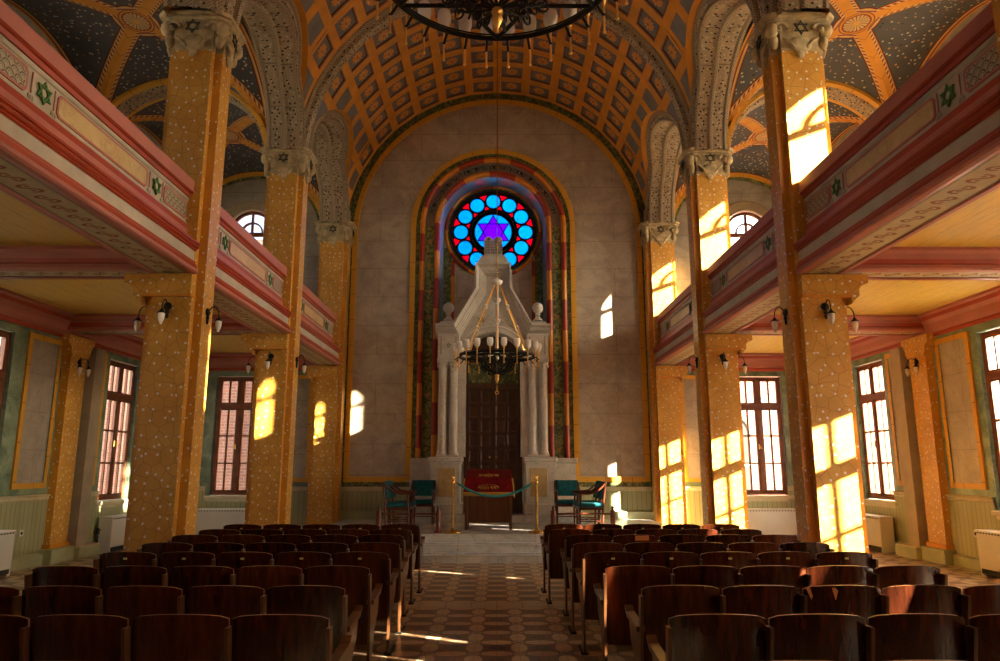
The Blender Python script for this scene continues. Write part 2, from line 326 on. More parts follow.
# ------------------------------------------------------------------ mesh builder
class MB:
    def __init__(s): s.v = []; s.f = []; s.m = []; s.uv = []; s.sm = []; s.mats = []
    def mi(s, name):
        if name not in s.mats: s.mats.append(name)
        return s.mats.index(name)
    def face(s, pts, mat, uv=None, smooth=False):
        b = len(s.v); s.v += [tuple(p) for p in pts]; s.f.append(tuple(range(b, b + len(pts))))
        s.m.append(s.mi(mat)); s.sm.append(smooth)
        if uv is None:
            p = [Vector(q) for q in pts]; n = Vector((0, 0, 0))
            for i in range(len(p)): n += p[i].cross(p[(i + 1) % len(p)])
            ax = max(range(3), key=lambda k: abs(n[k]))
            uv = [(q[1], q[2]) if ax == 0 else (q[0], q[2]) if ax == 1 else (q[0], q[1]) for q in p]
        s.uv.append(uv)
    def grid(s, P, mat, UV=None, smooth=True, flip=False, skip=None, mf=None, cu=False, cv=False):
        # P[i][j] points; shared vertices
        b = len(s.v); n = len(P); k = len(P[0])
        for row in P: s.v += [tuple(p) for p in row]
        for i in range(n if cu else n - 1):
            for j in range(k if cv else k - 1):
                if skip and skip(i, j): continue
                i2 = (i + 1) % n; j2 = (j + 1) % k
                q = [(i, j), (i2, j), (i2, j2), (i, j2)]
                if flip: q.reverse()
                s.f.append(tuple(b + a * k + c for a, c in q))
                s.m.append(s.mi(mf(i, j) if mf else mat)); s.sm.append(smooth)
                if UV:
                    uq = [(UV[a][c][0], UV[a][c][1]) for a, c in q]
                else:
                    pts = [Vector(P[a][c]) for a, c in q]; nn = Vector((0, 0, 0))
                    for z in range(4): nn += pts[z].cross(pts[(z + 1) % 4])
                    ax = max(range(3), key=lambda t: abs(nn[t]))
                    uq = [(p[1], p[2]) if ax == 0 else (p[0], p[2]) if ax == 1 else (p[0], p[1]) for p in pts]
                s.uv.append(uq)
    def box(s, x0, x1, y0, y1, z0, z1, mat, skip=''):
        if x0 > x1: x0, x1 = x1, x0
        if y0 > y1: y0, y1 = y1, y0
        F = {'b': [(x0, y1, z0), (x1, y1, z0), (x1, y0, z0), (x0, y0, z0)], 't': [(x0, y0, z1), (x1, y0, z1), (x1, y1, z1), (x0, y1, z1)],
             'f': [(x0, y0, z0), (x1, y0, z0), (x1, y0, z1), (x0, y0, z1)], 'k': [(x1, y1, z0), (x0, y1, z0), (x0, y1, z1), (x1, y1, z1)],
             'l': [(x0, y1, z0), (x0, y0, z0), (x0, y0, z1), (x0, y1, z1)], 'r': [(x1, y0, z0), (x1, y1, z0), (x1, y1, z1), (x1, y0, z1)]}
        for k, p in F.items():
            if k not in skip: s.face(p, mat)
    def bbox(s, x0, x1, y0, y1, z0, z1, mat, r=0.01):
        # box with chamfered vertical and horizontal edges: prism stack
        if x0 > x1: x0, x1 = x1, x0
        def ring(i, z): return [(x0 + i, y0 + i + r, z), (x0 + i + r, y0 + i, z), (x1 - i - r, y0 + i, z), (x1 - i, y0 + i + r, z),
                                (x1 - i, y1 - i - r, z), (x1 - i - r, y1 - i, z), (x0 + i + r, y1 - i, z), (x0 + i, y1 - i - r, z)]
        P = [ring(r, z0), ring(0, z0 + r), ring(0, z1 - r), ring(r, z1)]
        s.grid(P, mat, smooth=False, cv=True)
        s.face(list(reversed(P[0])), mat); s.face(P[3], mat)
    def prism(s, poly, axis, a, b, mat, capmat=None):
        # poly 2d points; axis 0: (y,z) extruded in x ; 1: (x,z) in y ; 2: (x,y) in z
        def P(p, t): return (t, p[0], p[1]) if axis == 0 else (p[0], t, p[1]) if axis == 1 else (p[0], p[1], t)
        n = len(poly)
        for i in range(n):
            j = (i + 1) % n; s.face([P(poly[i], a), P(poly[j], a), P(poly[j], b), P(poly[i], b)], mat)
        s.face([P(p, a) for p in reversed(poly)], capmat or mat); s.face([P(p, b) for p in poly], capmat or mat)
    def lathe(s, prof, cx, cy, cz, mat, n=16, smooth=True, axis=2, mf=None):
        P = []
        for r, z in prof:
            row = []
            for k in range(n):
                a = 2 * PI * k / n; c, d = r * math.cos(a), r * math.sin(a)
                row.append((cx + c, cy + d, cz + z) if axis == 2 else (cx + c, cy + z, cz + d) if axis == 1 else (cx + z, cy + c, cz + d))
            P.append(row)
        s.grid(P, mat, smooth=smooth, cv=True, flip=(axis != 1), mf=(lambda i, j: mf(i)) if mf else None)
    def tube(s, pts, r, mat, n=8, closed=False, rr=None):
        pts = [Vector(p) for p in pts]; m = len(pts); P = []; up = None
        for i in range(m):
            if closed: d = pts[(i + 1) % m] - pts[i - 1]
            else: d = pts[min(i + 1, m - 1)] - pts[max(i - 1, 0)]
            d.normalize()
            if up is None:
                up = Vector((0, 0, 1)) if abs(d.z) < 0.9 else Vector((1, 0, 0))
            u = (up - d * up.dot(d)).normalized(); w = d.cross(u); up = u
            q = rr[i] if rr else r
            P.append([tuple(pts[i] + u * (q * math.cos(2 * PI * k / n)) + w * (q * math.sin(2 * PI * k / n))) for k in range(n)])
        s.grid(P, mat, cv=True, cu=closed, flip=True)
        if not closed: s.face(P[0], mat); s.face(list(reversed(P[-1])), mat)
    def sphere(s, c, r, mat, n=12, sx=1, sy=1, sz=1):
        P = []
        for i in range(n // 2 + 1):
            a = PI * i / (n // 2); rad = max(math.sin(a), 1e-3)
            P.append([(c[0] + r * sx * rad * math.cos(2 * PI * k / n), c[1] + r * sy * rad * math.sin(2 * PI * k / n), c[2] + r * sz * math.cos(a)) for k in range(n)])
        s.grid(P, mat, cv=True)
    def arch(s, prof, cx, cz, zbot, mat, axis=1, n=40, a0=0, a1=180, mf=None, sref=None, smooth=False, norm=False, face_out=False, rz=1.0):
        # prof: list of (radius, depth). axis 1: arch in XZ plane, depth is Y. axis 0: arch in YZ plane, cx is the Y centre, depth is X
        ang = [R(a0 + (a1 - a0) * i / n) for i in range(n + 1)]
        path = []; rref = sref or prof[0][0]
        if zbot is not None: path.append((0, zbot - cz, 0.0)); base = cz - zbot
        else: base = 0.0
        P = []; UV = []; T = [0]
        for i in range(1, len(prof)): T.append(T[-1] + math.hypot(prof[i][0] - prof[i - 1][0], prof[i][1] - prof[i - 1][1]))
        if norm: T = [t / T[-1] for t in T]
        def pt(h, z, d): return (cx + h, d, z) if axis == 1 else (d, cx + h, z)
        def add(fn, sdist): P.append([fn(r, d) for r, d in prof]); UV.append([(sdist, t) for t in T])
        if zbot is not None:
            k = max(1, int((cz - zbot) / 0.7))
            for q in range(k): add(lambda r, d, q=q: pt(r * math.cos(R(a0)), zbot + (cz - zbot) * q / k, d), base * q / k)
        for a in ang: add(lambda r, d, a=a: pt(r * math.cos(a), cz + rz * r * math.sin(a), d), base + rref * (a - R(a0)))
        if zbot is not None:
            for q in range(1, k + 1): add(lambda r, d, q=q: pt(r * math.cos(R(a1)), cz - (cz - zbot) * q / k, d), base + rref * R(a1 - a0) + base * q / k)
        s.grid(P, mat, UV=UV, smooth=smooth, mf=(lambda i, j: mf[j]) if mf else None, flip=face_out)
    def build(s, name, parent=None, loc=None):
        me = bpy.data.meshes.new(name); me.from_pydata(s.v, [], s.f)
        for n in s.mats: me.materials.append(MT[n])
        uvl = me.uv_layers.new(name='UVMap'); k = 0
        flat = [c for f in s.uv for p in f for c in p]
        uvl.data.foreach_set('uv', flat)
        me.polygons.foreach_set('material_index', s.m); me.polygons.foreach_set('use_smooth', s.sm)
        me.update()
        o = bpy.data.objects.new(name, me); COL.objects.link(o)
        if parent: o.parent = parent
        if loc: o.location = loc
        return o

def tag(o, label, cat, group=None):
    o['label'] = label; o['category'] = cat
    if group: o['group'] = group
    return o
def thing(name, label, cat, loc=(0, 0, 0), group=None, rz=0.0):
    o = bpy.data.objects.new(name, None); COL.objects.link(o); o.location = loc; o.rotation_euler = (0, 0, rz); o.empty_display_size = 0.1
    return tag(o, label, cat, group)
def struct(o): o['kind'] = 'structure'; return o
KIDS = {}
def copy_tree(o, parent=None, kids=None):
    c = o.copy(); COL.objects.link(c); c.parent = parent
    for ch in KIDSOF(o): copy_tree(ch, c)
    return c
def KIDSOF(o): return [x for x in COL.objects if x.parent == o]
def place(proto, loc, rz, label, group=None):
    kids = PROTO[proto.name]
    c = proto.copy(); COL.objects.link(c); c.location = loc; c.rotation_euler = (0, 0, rz); c['label'] = label
    if group: c['group'] = group
    def rec(src, par):
        for ch, sub in src:
            d = ch.copy(); COL.objects.link(d); d.parent = par; rec(sub, d)
    rec(kids, c); return c
PROTO = {}
def register(o):
    allo = list(COL.objects)
    def rec(p): return [(c, rec(c)) for c in allo if c.parent == p]
    PROTO[o.name] = rec(o); return o
class Placer:
    """first use moves the original, later uses copy it with its parts"""
    def __init__(s, o): s.o = register(o); s.used = False
    def __call__(s, loc, rz, label, group=None):
        if not s.used:
            s.used = True; s.o.location = loc; s.o.rotation_euler = (0, 0, rz); s.o['label'] = label
            if group: s.o['group'] = group
            return s.o
        return place(s.o, loc, rz, label, group)

def hexagram(mb, cx, cy, cz, r, w, axis, mat, depth=0.01, sgn=-1):
    """two interlaced triangle outlines, flat in the plane across `axis`"""
    for k in (0, 1):
        P = []
        for q in range(3):
            a = R(90 + 120 * q + 180 * k); P.append((math.cos(a), math.sin(a)))
        ri = 1 - 2 * w
        for q in range(3):
            a, b = P[q], P[(q + 1) % 3]
            poly = [(a[0] * r, a[1] * r), (b[0] * r, b[1] * r), (b[0] * r * ri, b[1] * r * ri), (a[0] * r * ri, a[1] * r * ri)]
            d0 = depth * (1 + 0.3 * k)
            def P3(p, t):
                return (cx + sgn * t, cy + p[0], cz + p[1]) if axis == 0 else (cx + p[0], cy + sgn * t, cz + p[1])
            for t in (d0,): mb.face([P3(p, t) for p in poly], mat)
            for i in range(4): mb.face([P3(poly[i], 0), P3(poly[(i + 1) % 4], 0), P3(poly[(i + 1) % 4], d0), P3(poly[i], d0)], mat)

def holed(mb, fix, u0, u1, v0, v1, hole, mat, axis=0, flip=False):
    """rectangle u0..u1 x v0..v1 in the plane axis=fix with a star-shaped hole outline"""
    cu = sum(p[0] for p in hole) / len(hole); cv = sum(p[1] for p in hole) / len(hole)
    A = set(2 * PI * k / 48 for k in range(48))
    for p in list(hole) + [(u0, v0), (u1, v0), (u1, v1), (u0, v1)]: A.add(math.atan2(p[1] - cv, p[0] - cu) % (2 * PI))
    A = sorted(A)
    def hit(poly, a):
        dx, dy = math.cos(a), math.sin(a); best = None
        for i in range(len(poly)):
            x1, y1 = poly[i][0] - cu, poly[i][1] - cv; x2, y2 = poly[(i + 1) % len(poly)][0] - cu, poly[(i + 1) % len(poly)][1] - cv
            ex, ey = x2 - x1, y2 - y1; den = dx * ey - dy * ex
            if abs(den) < 1e-12: continue
            t = (x1 * ey - y1 * ex) / den; q = (x1 * dy - y1 * dx) / den
            if t > 1e-9 and -1e-6 <= q <= 1 + 1e-6 and (best is None or t < best): best = t
        return (cu + dx * best, cv + dy * best)
    rect = [(u0, v0), (u1, v0), (u1, v1), (u0, v1)]
    I = [hit(hole, a) for a in A]; O = [hit(rect, a) for a in A]
    def P(p): return (fix, p[0], p[1]) if axis == 0 else (p[0], fix, p[1])
    for i in range(len(A)):
        j = (i + 1) % len(A); q = [P(I[i]), P(O[i]), P(O[j]), P(I[j])]
        if flip: q.reverse()
        mb.face(q, mat, uv=[(I[i][0], I[i][1]), (O[i][0], O[i][1]), (O[j][0], O[j][1]), (I[j][0], I[j][1])][::(-1 if flip else 1)])
def reveal(mb, fa, fb, hole, mat, axis=0):
    for i in range(len(hole)):
        a, b = hole[i], hole[(i + 1) % len(hole)]
        q = [(fa, a[0], a[1]), (fb, a[0], a[1]), (fb, b[0], b[1]), (fa, b[0], b[1])] if axis == 0 else [(a[0], fa, a[1]), (a[0], fb, a[1]), (b[0], fb, b[1]), (b[0], fa, b[1])]
        L = math.hypot(b[0] - a[0], b[1] - a[1])
        mb.face(q, mat, uv=[(0, 0), (abs(fb - fa), 0), (abs(fb - fa), L), (0, L)])
def recthole(c, w, z0, z1): return [(c - w / 2, z0), (c + w / 2, z0), (c + w / 2, z1), (c - w / 2, z1)]
def archhole(c, w, z0, ztop, n=16):
    r = w / 2; zs = ztop - r
    return [(c - r, z0), (c + r, z0)] + [(c + r * math.cos(PI * k / n), zs + r * math.sin(PI * k / n)) for k in range(n + 1)]
# ------------------------------------------------------------------ the room shell
mb = MB()
def fl(y0, y1, m, x0=-WALLX, x1=WALLX): mb.face([(x0, y0, 0), (x1, y0, 0), (x1, y1, 0), (x0, y1, 0)], m)
fl(WEST, 4.55, 'floor_tile'); fl(4.55, 4.9, 'border_tile'); fl(4.9, 8.62, 'floor_tile'); fl(8.62, 8.98, 'border_tile'); fl(8.98, EAST, 'floor_tile')
struct(mb.build('floor'))

def lower_hole(c): return recthole(c, 1.12, 0.94, 3.68)
def upper_hole(c): return archhole(c, 1.12, 5.25, 7.80)
for sgn, side in ((-1, 'left'), (1, 'right')):
    mb = MB()
    ys = [WEST] + PIER[1:5] + [EAST]
    for i in range(5):
        holed(mb, sgn * WALLX, ys[i], ys[i + 1], 0, 4.25, lower_hole(WINC[i]), 'green_marble', 0, sgn > 0)
        reveal(mb, sgn * WALLX, sgn * (WALLX + .18), lower_hole(WINC[i]), 'green_marble', 0)
        holed(mb, sgn * WALLX, ys[i], ys[i + 1], 4.25, 9.3, upper_hole(WINC[i]), 'upper_marble', 0, sgn > 0)
        reveal(mb, sgn * WALLX, sgn * (WALLX + .18), upper_hole(WINC[i]), 'upper_marble', 0)
    struct(mb.build('wall_' + side))
mb = MB()
mb.box(-WALLX - .4, WALLX + .4, WEST - .3, WEST, 0, 11, 'upper_marble'); struct(mb.build('wall_back'))

# the far wall with the ark niche
W = EAST
mb = MB()
for sgn in (-1, 1):
    x0, x1 = sorted((sgn * 3.7, sgn * WALLX)); c = -6.02 if sgn < 0 else 6.14
    holed(mb, W, x0, x1, 0, 4.25, lower_hole(c), 'green_marble', 1, False)
    reveal(mb, W, W + .18, lower_hole(c), 'green_marble', 1)
    holed(mb, W, x0, x1, 4.25, 9.3, upper_hole(c), 'upper_marble', 1, False)
    reveal(mb, W, W + .18, upper_hole(c), 'upper_marble', 1)
NX, NS, NZ = -.10, .955, 7.39      # the niche sits a little left of the nave axis
def ntr(v): return (v[0] * NS + NX, v[1], NZ + (v[2] - 7.30) * NS if v[2] > 5.9 else v[2] * (NZ - 1.4 * NS) / 5.9)
def loft(r0, z0, r1, z1, zb, y0, y1, mat, n=48, dx=0.0):
    A = [(r0, zb)] + [(r0 * math.cos(PI * i / n), z0 + r0 * math.sin(PI * i / n)) for i in range(n + 1)] + [(-r0, zb)]
    B = [(r1 + dx, zb)] + [(dx + r1 * math.cos(PI * i / n), z1 + r1 * math.sin(PI * i / n)) for i in range(n + 1)] + [(dx - r1, zb)]
    for i in range(len(A) - 1):
        q = [A[i], A[i + 1], B[i + 1], B[i]]
        mb.face([(A[i][0], y0, A[i][1]), (A[i + 1][0], y0, A[i + 1][1]), (B[i + 1][0], y1, B[i + 1][1]), (B[i][0], y1, B[i][1])], mat, uv=q)
loft(3.40, SPR, 2.09 * NS, NZ, 1.34, W, W, 'wall_marble', dx=NX)
loft(3.9, SPR, 3.40, SPR, 0.0, W, W, 'upper_marble')
for s_ in (-1, 1): mb.box(s_ * 1.80, s_ * 3.41, W - .0, W + .05, STAGE - .42, 1.34, 'cream')
# nave side bands (green leaf, orange)
mb.arch([(3.74, W - .03), (3.52, W - .03)], 0, SPR, 1.13, 'leaf_band', n=60)
mb.arch([(3.52, W - .03), (3.52, W - .045), (3.40, W - .045), (3.40, W)], 0, SPR, 1.24, 'ochre_joint', n=60)
for s_ in (-1, 1):
    mb.box(s_ * 1.99 + NX, s_ * 3.41, W - .045, W, 1.24, 1.36, 'ochre_joint'); mb.box(s_ * 1.80 + NX, s_ * 3.74, W - .03, W, 1.12, 1.24, 'leaf_band')
main_wall = mb; mb = MB()
mb.arch([(2.10, W), (2.10, W - .045), (1.97, W - .045), (1.97, W - .02)], 0, 7.30, 1.24, 'ochre_joint', n=60)
mb.arch([(1.97, W - .02), (1.87, W - .02), (1.87, W)], 0, 7.30, 0.5, 'leaf_band', n=60)
mb.arch([(1.87, W), (1.865, W - .05), (1.84, W - .085), (1.80, W - .10), (1.765, W - .085), (1.745, W - .05), (1.74, W + .03)], 0, 7.30, 1.0, 'red_gold', n=60, smooth=True)
mb.arch([(1.74, W + .03), (1.50, W + .03)], 0, 7.30, None, 'taupe', n=60)
for s_ in (-1, 1):
    xa, xb = s_ * 1.74, s_ * 1.50
    mb.face([(xa, W + .03, 1.0), (xb, W + .03, 1.0), (xb, W + .03, 7.3), (xa, W + .03, 7.3)], 'vine_band', uv=[(0, 0), (0, 1), (6.3, 1), (6.3, 0)])
mb.arch([(1.50, W + .03), (1.495, W - .03), (1.465, W - .055), (1.43, W - .06), (1.39, W - .04), (1.355, W + .06)], 0, 7.30, 1.0, 'red_gold', n=60, smooth=True)
mb.arch([(1.355, W + .06), (1.30, W + .60)], 0, 7.30, 0.4, 'bluelit_marble', n=60)
# back of the niche
NB = W + .60; RC = 7.363
circ = [(1.15 * math.cos(2 * PI * k / 64), RC + 1.15 * math.sin(2 * PI * k / 64)) for k in range(64)]
holed(mb, NB, -1.4, 1.4, 0.4, 8.8, circ, 'wall_marble', 1)
def ringband(prof, cz, mat, n=72, smooth=False, ref=1.1):
    mb.arch(prof, 0, cz, None, mat, n=n, a0=0, a1=360, smooth=smooth, sref=ref)
ringband([(1.295, NB), (1.29, NB - .05), (1.26, NB - .06), (1.22, NB - .05), (1.21, NB - .02)], RC, 'red_gold', smooth=True, ref=1.4)
ringband([(1.21, NB - .02), (1.165, NB - .02)], RC, 'leaf_band'); ringband([(1.165, NB - .02), (1.155, NB - .04), (1.14, NB - .04), (1.14, NB + .3)], RC, 'lead')
for s_ in (-1, 1):
    mb.box(s_ * 1.30, s_ * 1.10, NB - .015, NB, 1.0, 6.9, 'leaf_band'); 
    mb.face([(s_ * 1.10, NB - .02, 1.0), (s_ * 1.01, NB - .02, 1.0), (s_ * 1.01, NB - .02, 6.55), (s_ * 1.10, NB - .02, 6.55)], 'red_gold', uv=[(0, 0), (0, .1), (5.5, .1), (5.5, 0)])
mb.v = [ntr(v) for v in mb.v]
b0 = len(main_wall.v); main_wall.v += mb.v
for f_, mi_, sm_, uv_ in zip(mb.f, mb.m, mb.sm, mb.uv):
    main_wall.f.append(tuple(b0 + q for q in f_)); main_wall.m.append(main_wall.mi(mb.mats[mi_])); main_wall.sm.append(sm_); main_wall.uv.append(uv_)
struct(main_wall.build('wall_far'))

# Hebrew inscription round the niche
def letters():
    txt = "ואני ברב חסדך אבוא ביתך אשתחוה אל היכל קדשך ביראתך פתחו לי שערי צדק אבא בם אודה יה"
    cache = {}; out = MB(); dg = None; a0, a1 = 12.0, 168.0
    wd = {' ': .55, 'ו': .55, 'י': .5, 'ן': .55, 'ז': .6, 'ג': .75}
    tot = sum(wd.get(c, 1.0) for c in txt); a = a0
    for c in txt:
        w = wd.get(c, 1.0) * (a1 - a0) / tot; mid = R(a + w / 2); a += w
        if c == ' ': continue
        if c not in cache:
            cu = bpy.data.curves.new('glyph', 'FONT'); cu.body = c; cu.size = 0.165; cu.align_x = 'CENTER'; cu.resolution_u = 2; cu.extrude = 0.003
            o = bpy.data.objects.new('glyph', cu); COL.objects.link(o); bpy.context.view_layer.update()
            me = bpy.data.meshes.new_from_object(o.evaluated_get(bpy.context.evaluated_depsgraph_get()))
            cache[c] = ([v.co.copy() for v in me.vertices], [tuple(p.vertices) for p in me.polygons])
            bpy.data.objects.remove(o); bpy.data.curves.remove(cu); bpy.data.meshes.remove(me)
        V, F = cache[c]; r0 = 1.565; b = len(out.v)
        ur = (math.sin(mid), -math.cos(mid)); up = (math.cos(mid), math.sin(mid))
        for p in V:
            x, y = p.x * 1.05, p.y * 1.05
            out.v.append((up[0] * (r0 + y) + ur[0] * x, W + .024 - p.z, 7.30 + up[1] * (r0 + y) + ur[1] * x))
        k = out.mi('letter_black')
        for f in F: out.f.append(tuple(b + i for i in f)); out.m.append(k); out.sm.append(False); out.uv.append([(0, 0)] * len(f))
    return out
lt_ = letters(); lt_.v = [ntr(v) for v in lt_.v]
insc = lt_.build('trim_inscription'); struct(insc)

# rose window
def m_rose():
    m = bpy.data.materials.new('rose_glass'); m.use_nodes = True
    t = NT.__new__(NT); t.m = m; t.n = m.node_tree.nodes; t.l = m.node_tree.links; t.n.remove(t.n['Principled BSDF'])
    tc = t.n.new('ShaderNodeTexCoord'); x, y, z = t.sep(tc.outputs['UV'])
    M = t.math
    r = M('SQRT', M('ADD', M('MULTIPLY', x, x), M('MULTIPLY', y, y))); ang = M('ARCTAN2', y, x)
    st = PI / 6
    la = M('MULTIPLY', M('SUBTRACT', M('FRACT', M('ADD', M('DIVIDE', ang, st), 12.5)), 0.5), st)
    lx = M('MULTIPLY', r, M('COSINE', la)); ly = M('MULTIPLY', r, M('SINE', la))
    dc = M('SQRT', M('ADD', M('POWER', M('SUBTRACT', lx, 0.755), 2.0), M('MULTIPLY', ly, ly)))
    blue = t.lt(dc, 0.158)
    lb = M('MULTIPLY', M('SUBTRACT', st / 2, M('ABSOLUTE', la)), r)
    far = t.gt(dc, 0.185)
    ro = M('MULTIPLY', M('MULTIPLY', t.lt(lb, M('MULTIPLY', M('SUBTRACT', r, 0.80), 0.75)), t.lt(r, 0.93)), far)
    ri = M('MULTIPLY', M('MULTIPLY', t.lt(lb, M('MULTIPLY', M('SUBTRACT', 0.655, r), 0.7)), t.gt(r, 0.575)), far)
    red = M('MAXIMUM', ro, ri)
    def tri(s):
        k = []
        for a in (270, 30, 150):
            k.append(M('ADD', M('MULTIPLY', x, s * math.cos(R(a))), M('MULTIPLY', y, s * math.sin(R(a)))))
        return M('MAXIMUM', M('MAXIMUM', k[0], k[1]), k[2])
    T1, T2 = tri(1), tri(-1); S = 0.205
    star = M('MAXIMUM', t.lt(T1, S), t.lt(T2, S))
    l1 = M('MULTIPLY', t.lt(M('ABSOLUTE', M('SUBTRACT', T1, S)), 0.013), t.gt(T2, -9)); l2 = t.lt(M('ABSOLUTE', M('SUBTRACT', T2, S)), 0.013)
    line = M('MAXIMUM', l1, l2); inn = t.lt(r, 0.425)
    c = t.mix(blue, (0, 0, 0), (0.0, 0.20, 0.66)); c = t.mix(red, c, (0.60, 0.0, 0.006))
    ci = t.mix(star, (0.0, 0.20, 0.66), (0.10, 0.0, 0.62)); ci = t.mix(line, ci, (0, 0, 0)); c = t.mix(inn, c, ci)
    n = t.noise(tc.outputs['UV'], 5, 2); k2 = t.n.new('ShaderNodeMix'); k2.data_type = 'RGBA'; k2.blend_type = 'MULTIPLY'; k2.inputs[0].default_value = 1
    t.l.new(c, k2.inputs[6]); t.put(t.ramp(n, [(0.3, (0.8, 0.8, 0.8)), (0.7, (1, 1, 1))]), k2.inputs[7])
    a = t.n.new('ShaderNodeBsdfTransparent'); t.l.new(k2.outputs[2], a.inputs[0])
    g = t.n.new('ShaderNodeBsdfGlossy'); g.inputs['Roughness'].default_value = 0.1; g.inputs[0].default_value = (0.5, 0.5, 0.5, 1)
    mx = t.n.new('ShaderNodeMixShader'); mx.inputs[0].default_value = 0.02
    t.l.new(a.outputs[0], mx.inputs[1]); t.l.new(g.outputs[0], mx.inputs[2]); t.l.new(mx.outputs[0], t.n['Material Output'].inputs[0])
    MT['rose_glass'] = m
m_rose()
rw = bpy.data.objects.new('window_rose', None); COL.objects.link(rw); rw.location = (NX, NB + .06, ntr((0, 0, RC))[2]); rw['kind'] = 'structure'
mb = MB(); RR = 1.09
pts = [(RR * math.cos(2 * PI * k / 64), 0.0, RR * math.sin(2 * PI * k / 64)) for k in range(64)]
mb.face(pts, 'rose_glass', uv=[(p[0] / RR, p[2] / RR) for p in pts]); mb.build('pane', rw)
mb = MB()
for k in range(12):
    a = R(30 * k); cx, cz = .755 * RR * math.cos(a), .755 * RR * math.sin(a)
    mb.tube([(cx + .172 * RR * math.cos(2 * PI * q / 24), -.01, cz + .172 * RR * math.sin(2 * PI * q / 24)) for q in range(24)], .010, 'lead', 5, True)
for r_, q_ in ((.435, .014), (.975, .03), (.52, .02)):
    mb.tube([(r_ * RR * math.cos(2 * PI * q / 48), -.01, r_ * RR * math.sin(2 * PI * q / 48)) for q in range(48)], q_, 'lead', 6, True)
mb.build('leading', rw)

# nave vault: coffered, with openings over the arcade
def vp(a, y, dr=0.0):     # a: angle 0..pi from the right spring line
    return ((RV + dr) * math.cos(a), y, SPR + (RV + dr) * math.sin(a))
HOLE = 1.80; HZ = 7.25
def inhole(a, y, yc): return a < 1.2 and ((y - yc) ** 2 + (SPR + RV * math.sin(a) - HZ) ** 2) < HOLE ** 2 or a > PI - 1.2 and ((y - yc) ** 2 + (SPR + RV * math.sin(a) - HZ) ** 2) < HOLE ** 2
mb = MB(); NC = 16; A0, A1 = R(3.0), R(177.0)
bays = []
for i in range(5):
    y0, y1 = PIER[i] + .22, PIER[i + 1] - .22
    if i == 4: y1 = EAST - .02
    if i == 0: y0 = WEST
    bays.append((y0, y1, BAYC[i], 6 if i == 4 else 5))
def snap(a, y, yc):
    z = SPR + RV * math.sin(a)
    d = math.hypot(y - yc, z - HZ)
    if d >= HOLE or not inhole(a, y, yc): return a, y
    if d < 1e-6: return a, y
    k = HOLE / d; y2 = yc + (y - yc) * k; z2 = HZ + (z - HZ) * k
    s = max(-1, min(1, (z2 - SPR) / RV)); a2 = math.asin(s)
    return (a2 if a < PI / 2 else PI - a2), y2
def coffer(a0, a1, y0, y1):
    def pt(u, v, dr): return vp(a0 + (a1 - a0) * u, y0 + (y1 - y0) * v, dr)
    def ring(i0, i1, d0, d1, mat):
        A = [(i0, i0), (1 - i0, i0), (1 - i0, 1 - i0), (i0, 1 - i0)]; B = [(i1, i1), (1 - i1, i1), (1 - i1, 1 - i1), (i1, 1 - i1)]
        for k in range(4):
            j = (k + 1) % 4
            mb.face([pt(*A[k], d0), pt(*A[j], d0), pt(*B[j], d1), pt(*B[k], d1)], mat)
    ring(0, .115, 0, 0, 'ochre'); ring(.115, .135, 0, .012, 'pale_line'); ring(.135, .175, .012, .025, 'deep_orange')
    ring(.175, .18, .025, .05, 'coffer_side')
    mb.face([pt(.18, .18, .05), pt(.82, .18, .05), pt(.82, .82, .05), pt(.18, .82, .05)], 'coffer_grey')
    C = pt(.5, .5, .05); n = Vector(C) - Vector((0, C[1], SPR)); n.normalize(); t = Vector((0, 1, 0)); u = n.cross(t)
    c = Vector(C)
    for k in range(10):
        a = 2 * PI * k / 10; h = 2 * PI / 20
        def q(r, aa, d): return tuple(c - n * d + (t * math.cos(aa) + u * math.sin(aa)) * r)
        mb.face([q(.03, a - h, .03), q(.125, a - h * .75, .02), q(.155, a, .02), q(.125, a + h * .75, .02), q(.03, a + h, .03)], 'rosette')
        mb.face([q(.11, a - h * .75, .02), q(.11, a - h * .75, 0), q(.135, a, 0), q(.135, a, .02)], 'deep_orange')
        mb.face([q(.135, a, .02), q(.135, a, 0), q(.11, a + h * .75, 0), q(.11, a + h * .75, .02)], 'deep_orange')
    mb.face([tuple(c - n * .045 + (t * math.cos(2 * PI * k / 8) + u * math.sin(2 * PI * k / 8)) * .035) for k in range(8)], 'chip')
    mb.face([tuple(c - n * .004 + (t * math.cos(2 * PI * k / 16) + u * math.sin(2 * PI * k / 16)) * .135) for k in range(16)], 'deep_orange')
for (y0, y1, yc, nr) in bays:
    behind = y1 < 4.0
    for i in range(NC):
        a0 = A0 + (A1 - A0) * i / NC; a1 = A0 + (A1 - A0) * (i + 1) / NC
        for j in range(nr):
            ya = y0 + (y1 - y0) * j / nr; yb = y0 + (y1 - y0) * (j + 1) / nr
            test = [inhole(a0 + (a1 - a0) * u, ya + (yb - ya) * v, yc) for u in (-.05, .5, 1.05) for v in (-.05, .5, 1.05)]
            if all(test): continue
            if not any(test):
                if behind:
                    mb.face([vp(a0, ya), vp(a1, ya), vp(a1, yb), vp(a0, yb)], 'ochre')
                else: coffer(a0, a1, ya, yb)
                continue
            N = 12
            for p in range(N):
                for q in range(N):
                    cor = [(a0 + (a1 - a0) * (p + dp) / N, ya + (yb - ya) * (q + dq) / N) for dp, dq in ((0, 0), (1, 0), (1, 1), (0, 1))]
                    ins = [inhole(a, y, yc) for a, y in cor]
                    if all(ins): continue
                    cor = [snap(a, y, yc) for a, y in cor]
                    uu, vv = (p + .5) / N, (q + .5) / N; e = min(uu, vv, 1 - uu, 1 - vv)
                    mb.face([vp(a, y) for a, y in cor], 'coffer_grey' if e > .17 and not behind else 'ochre')
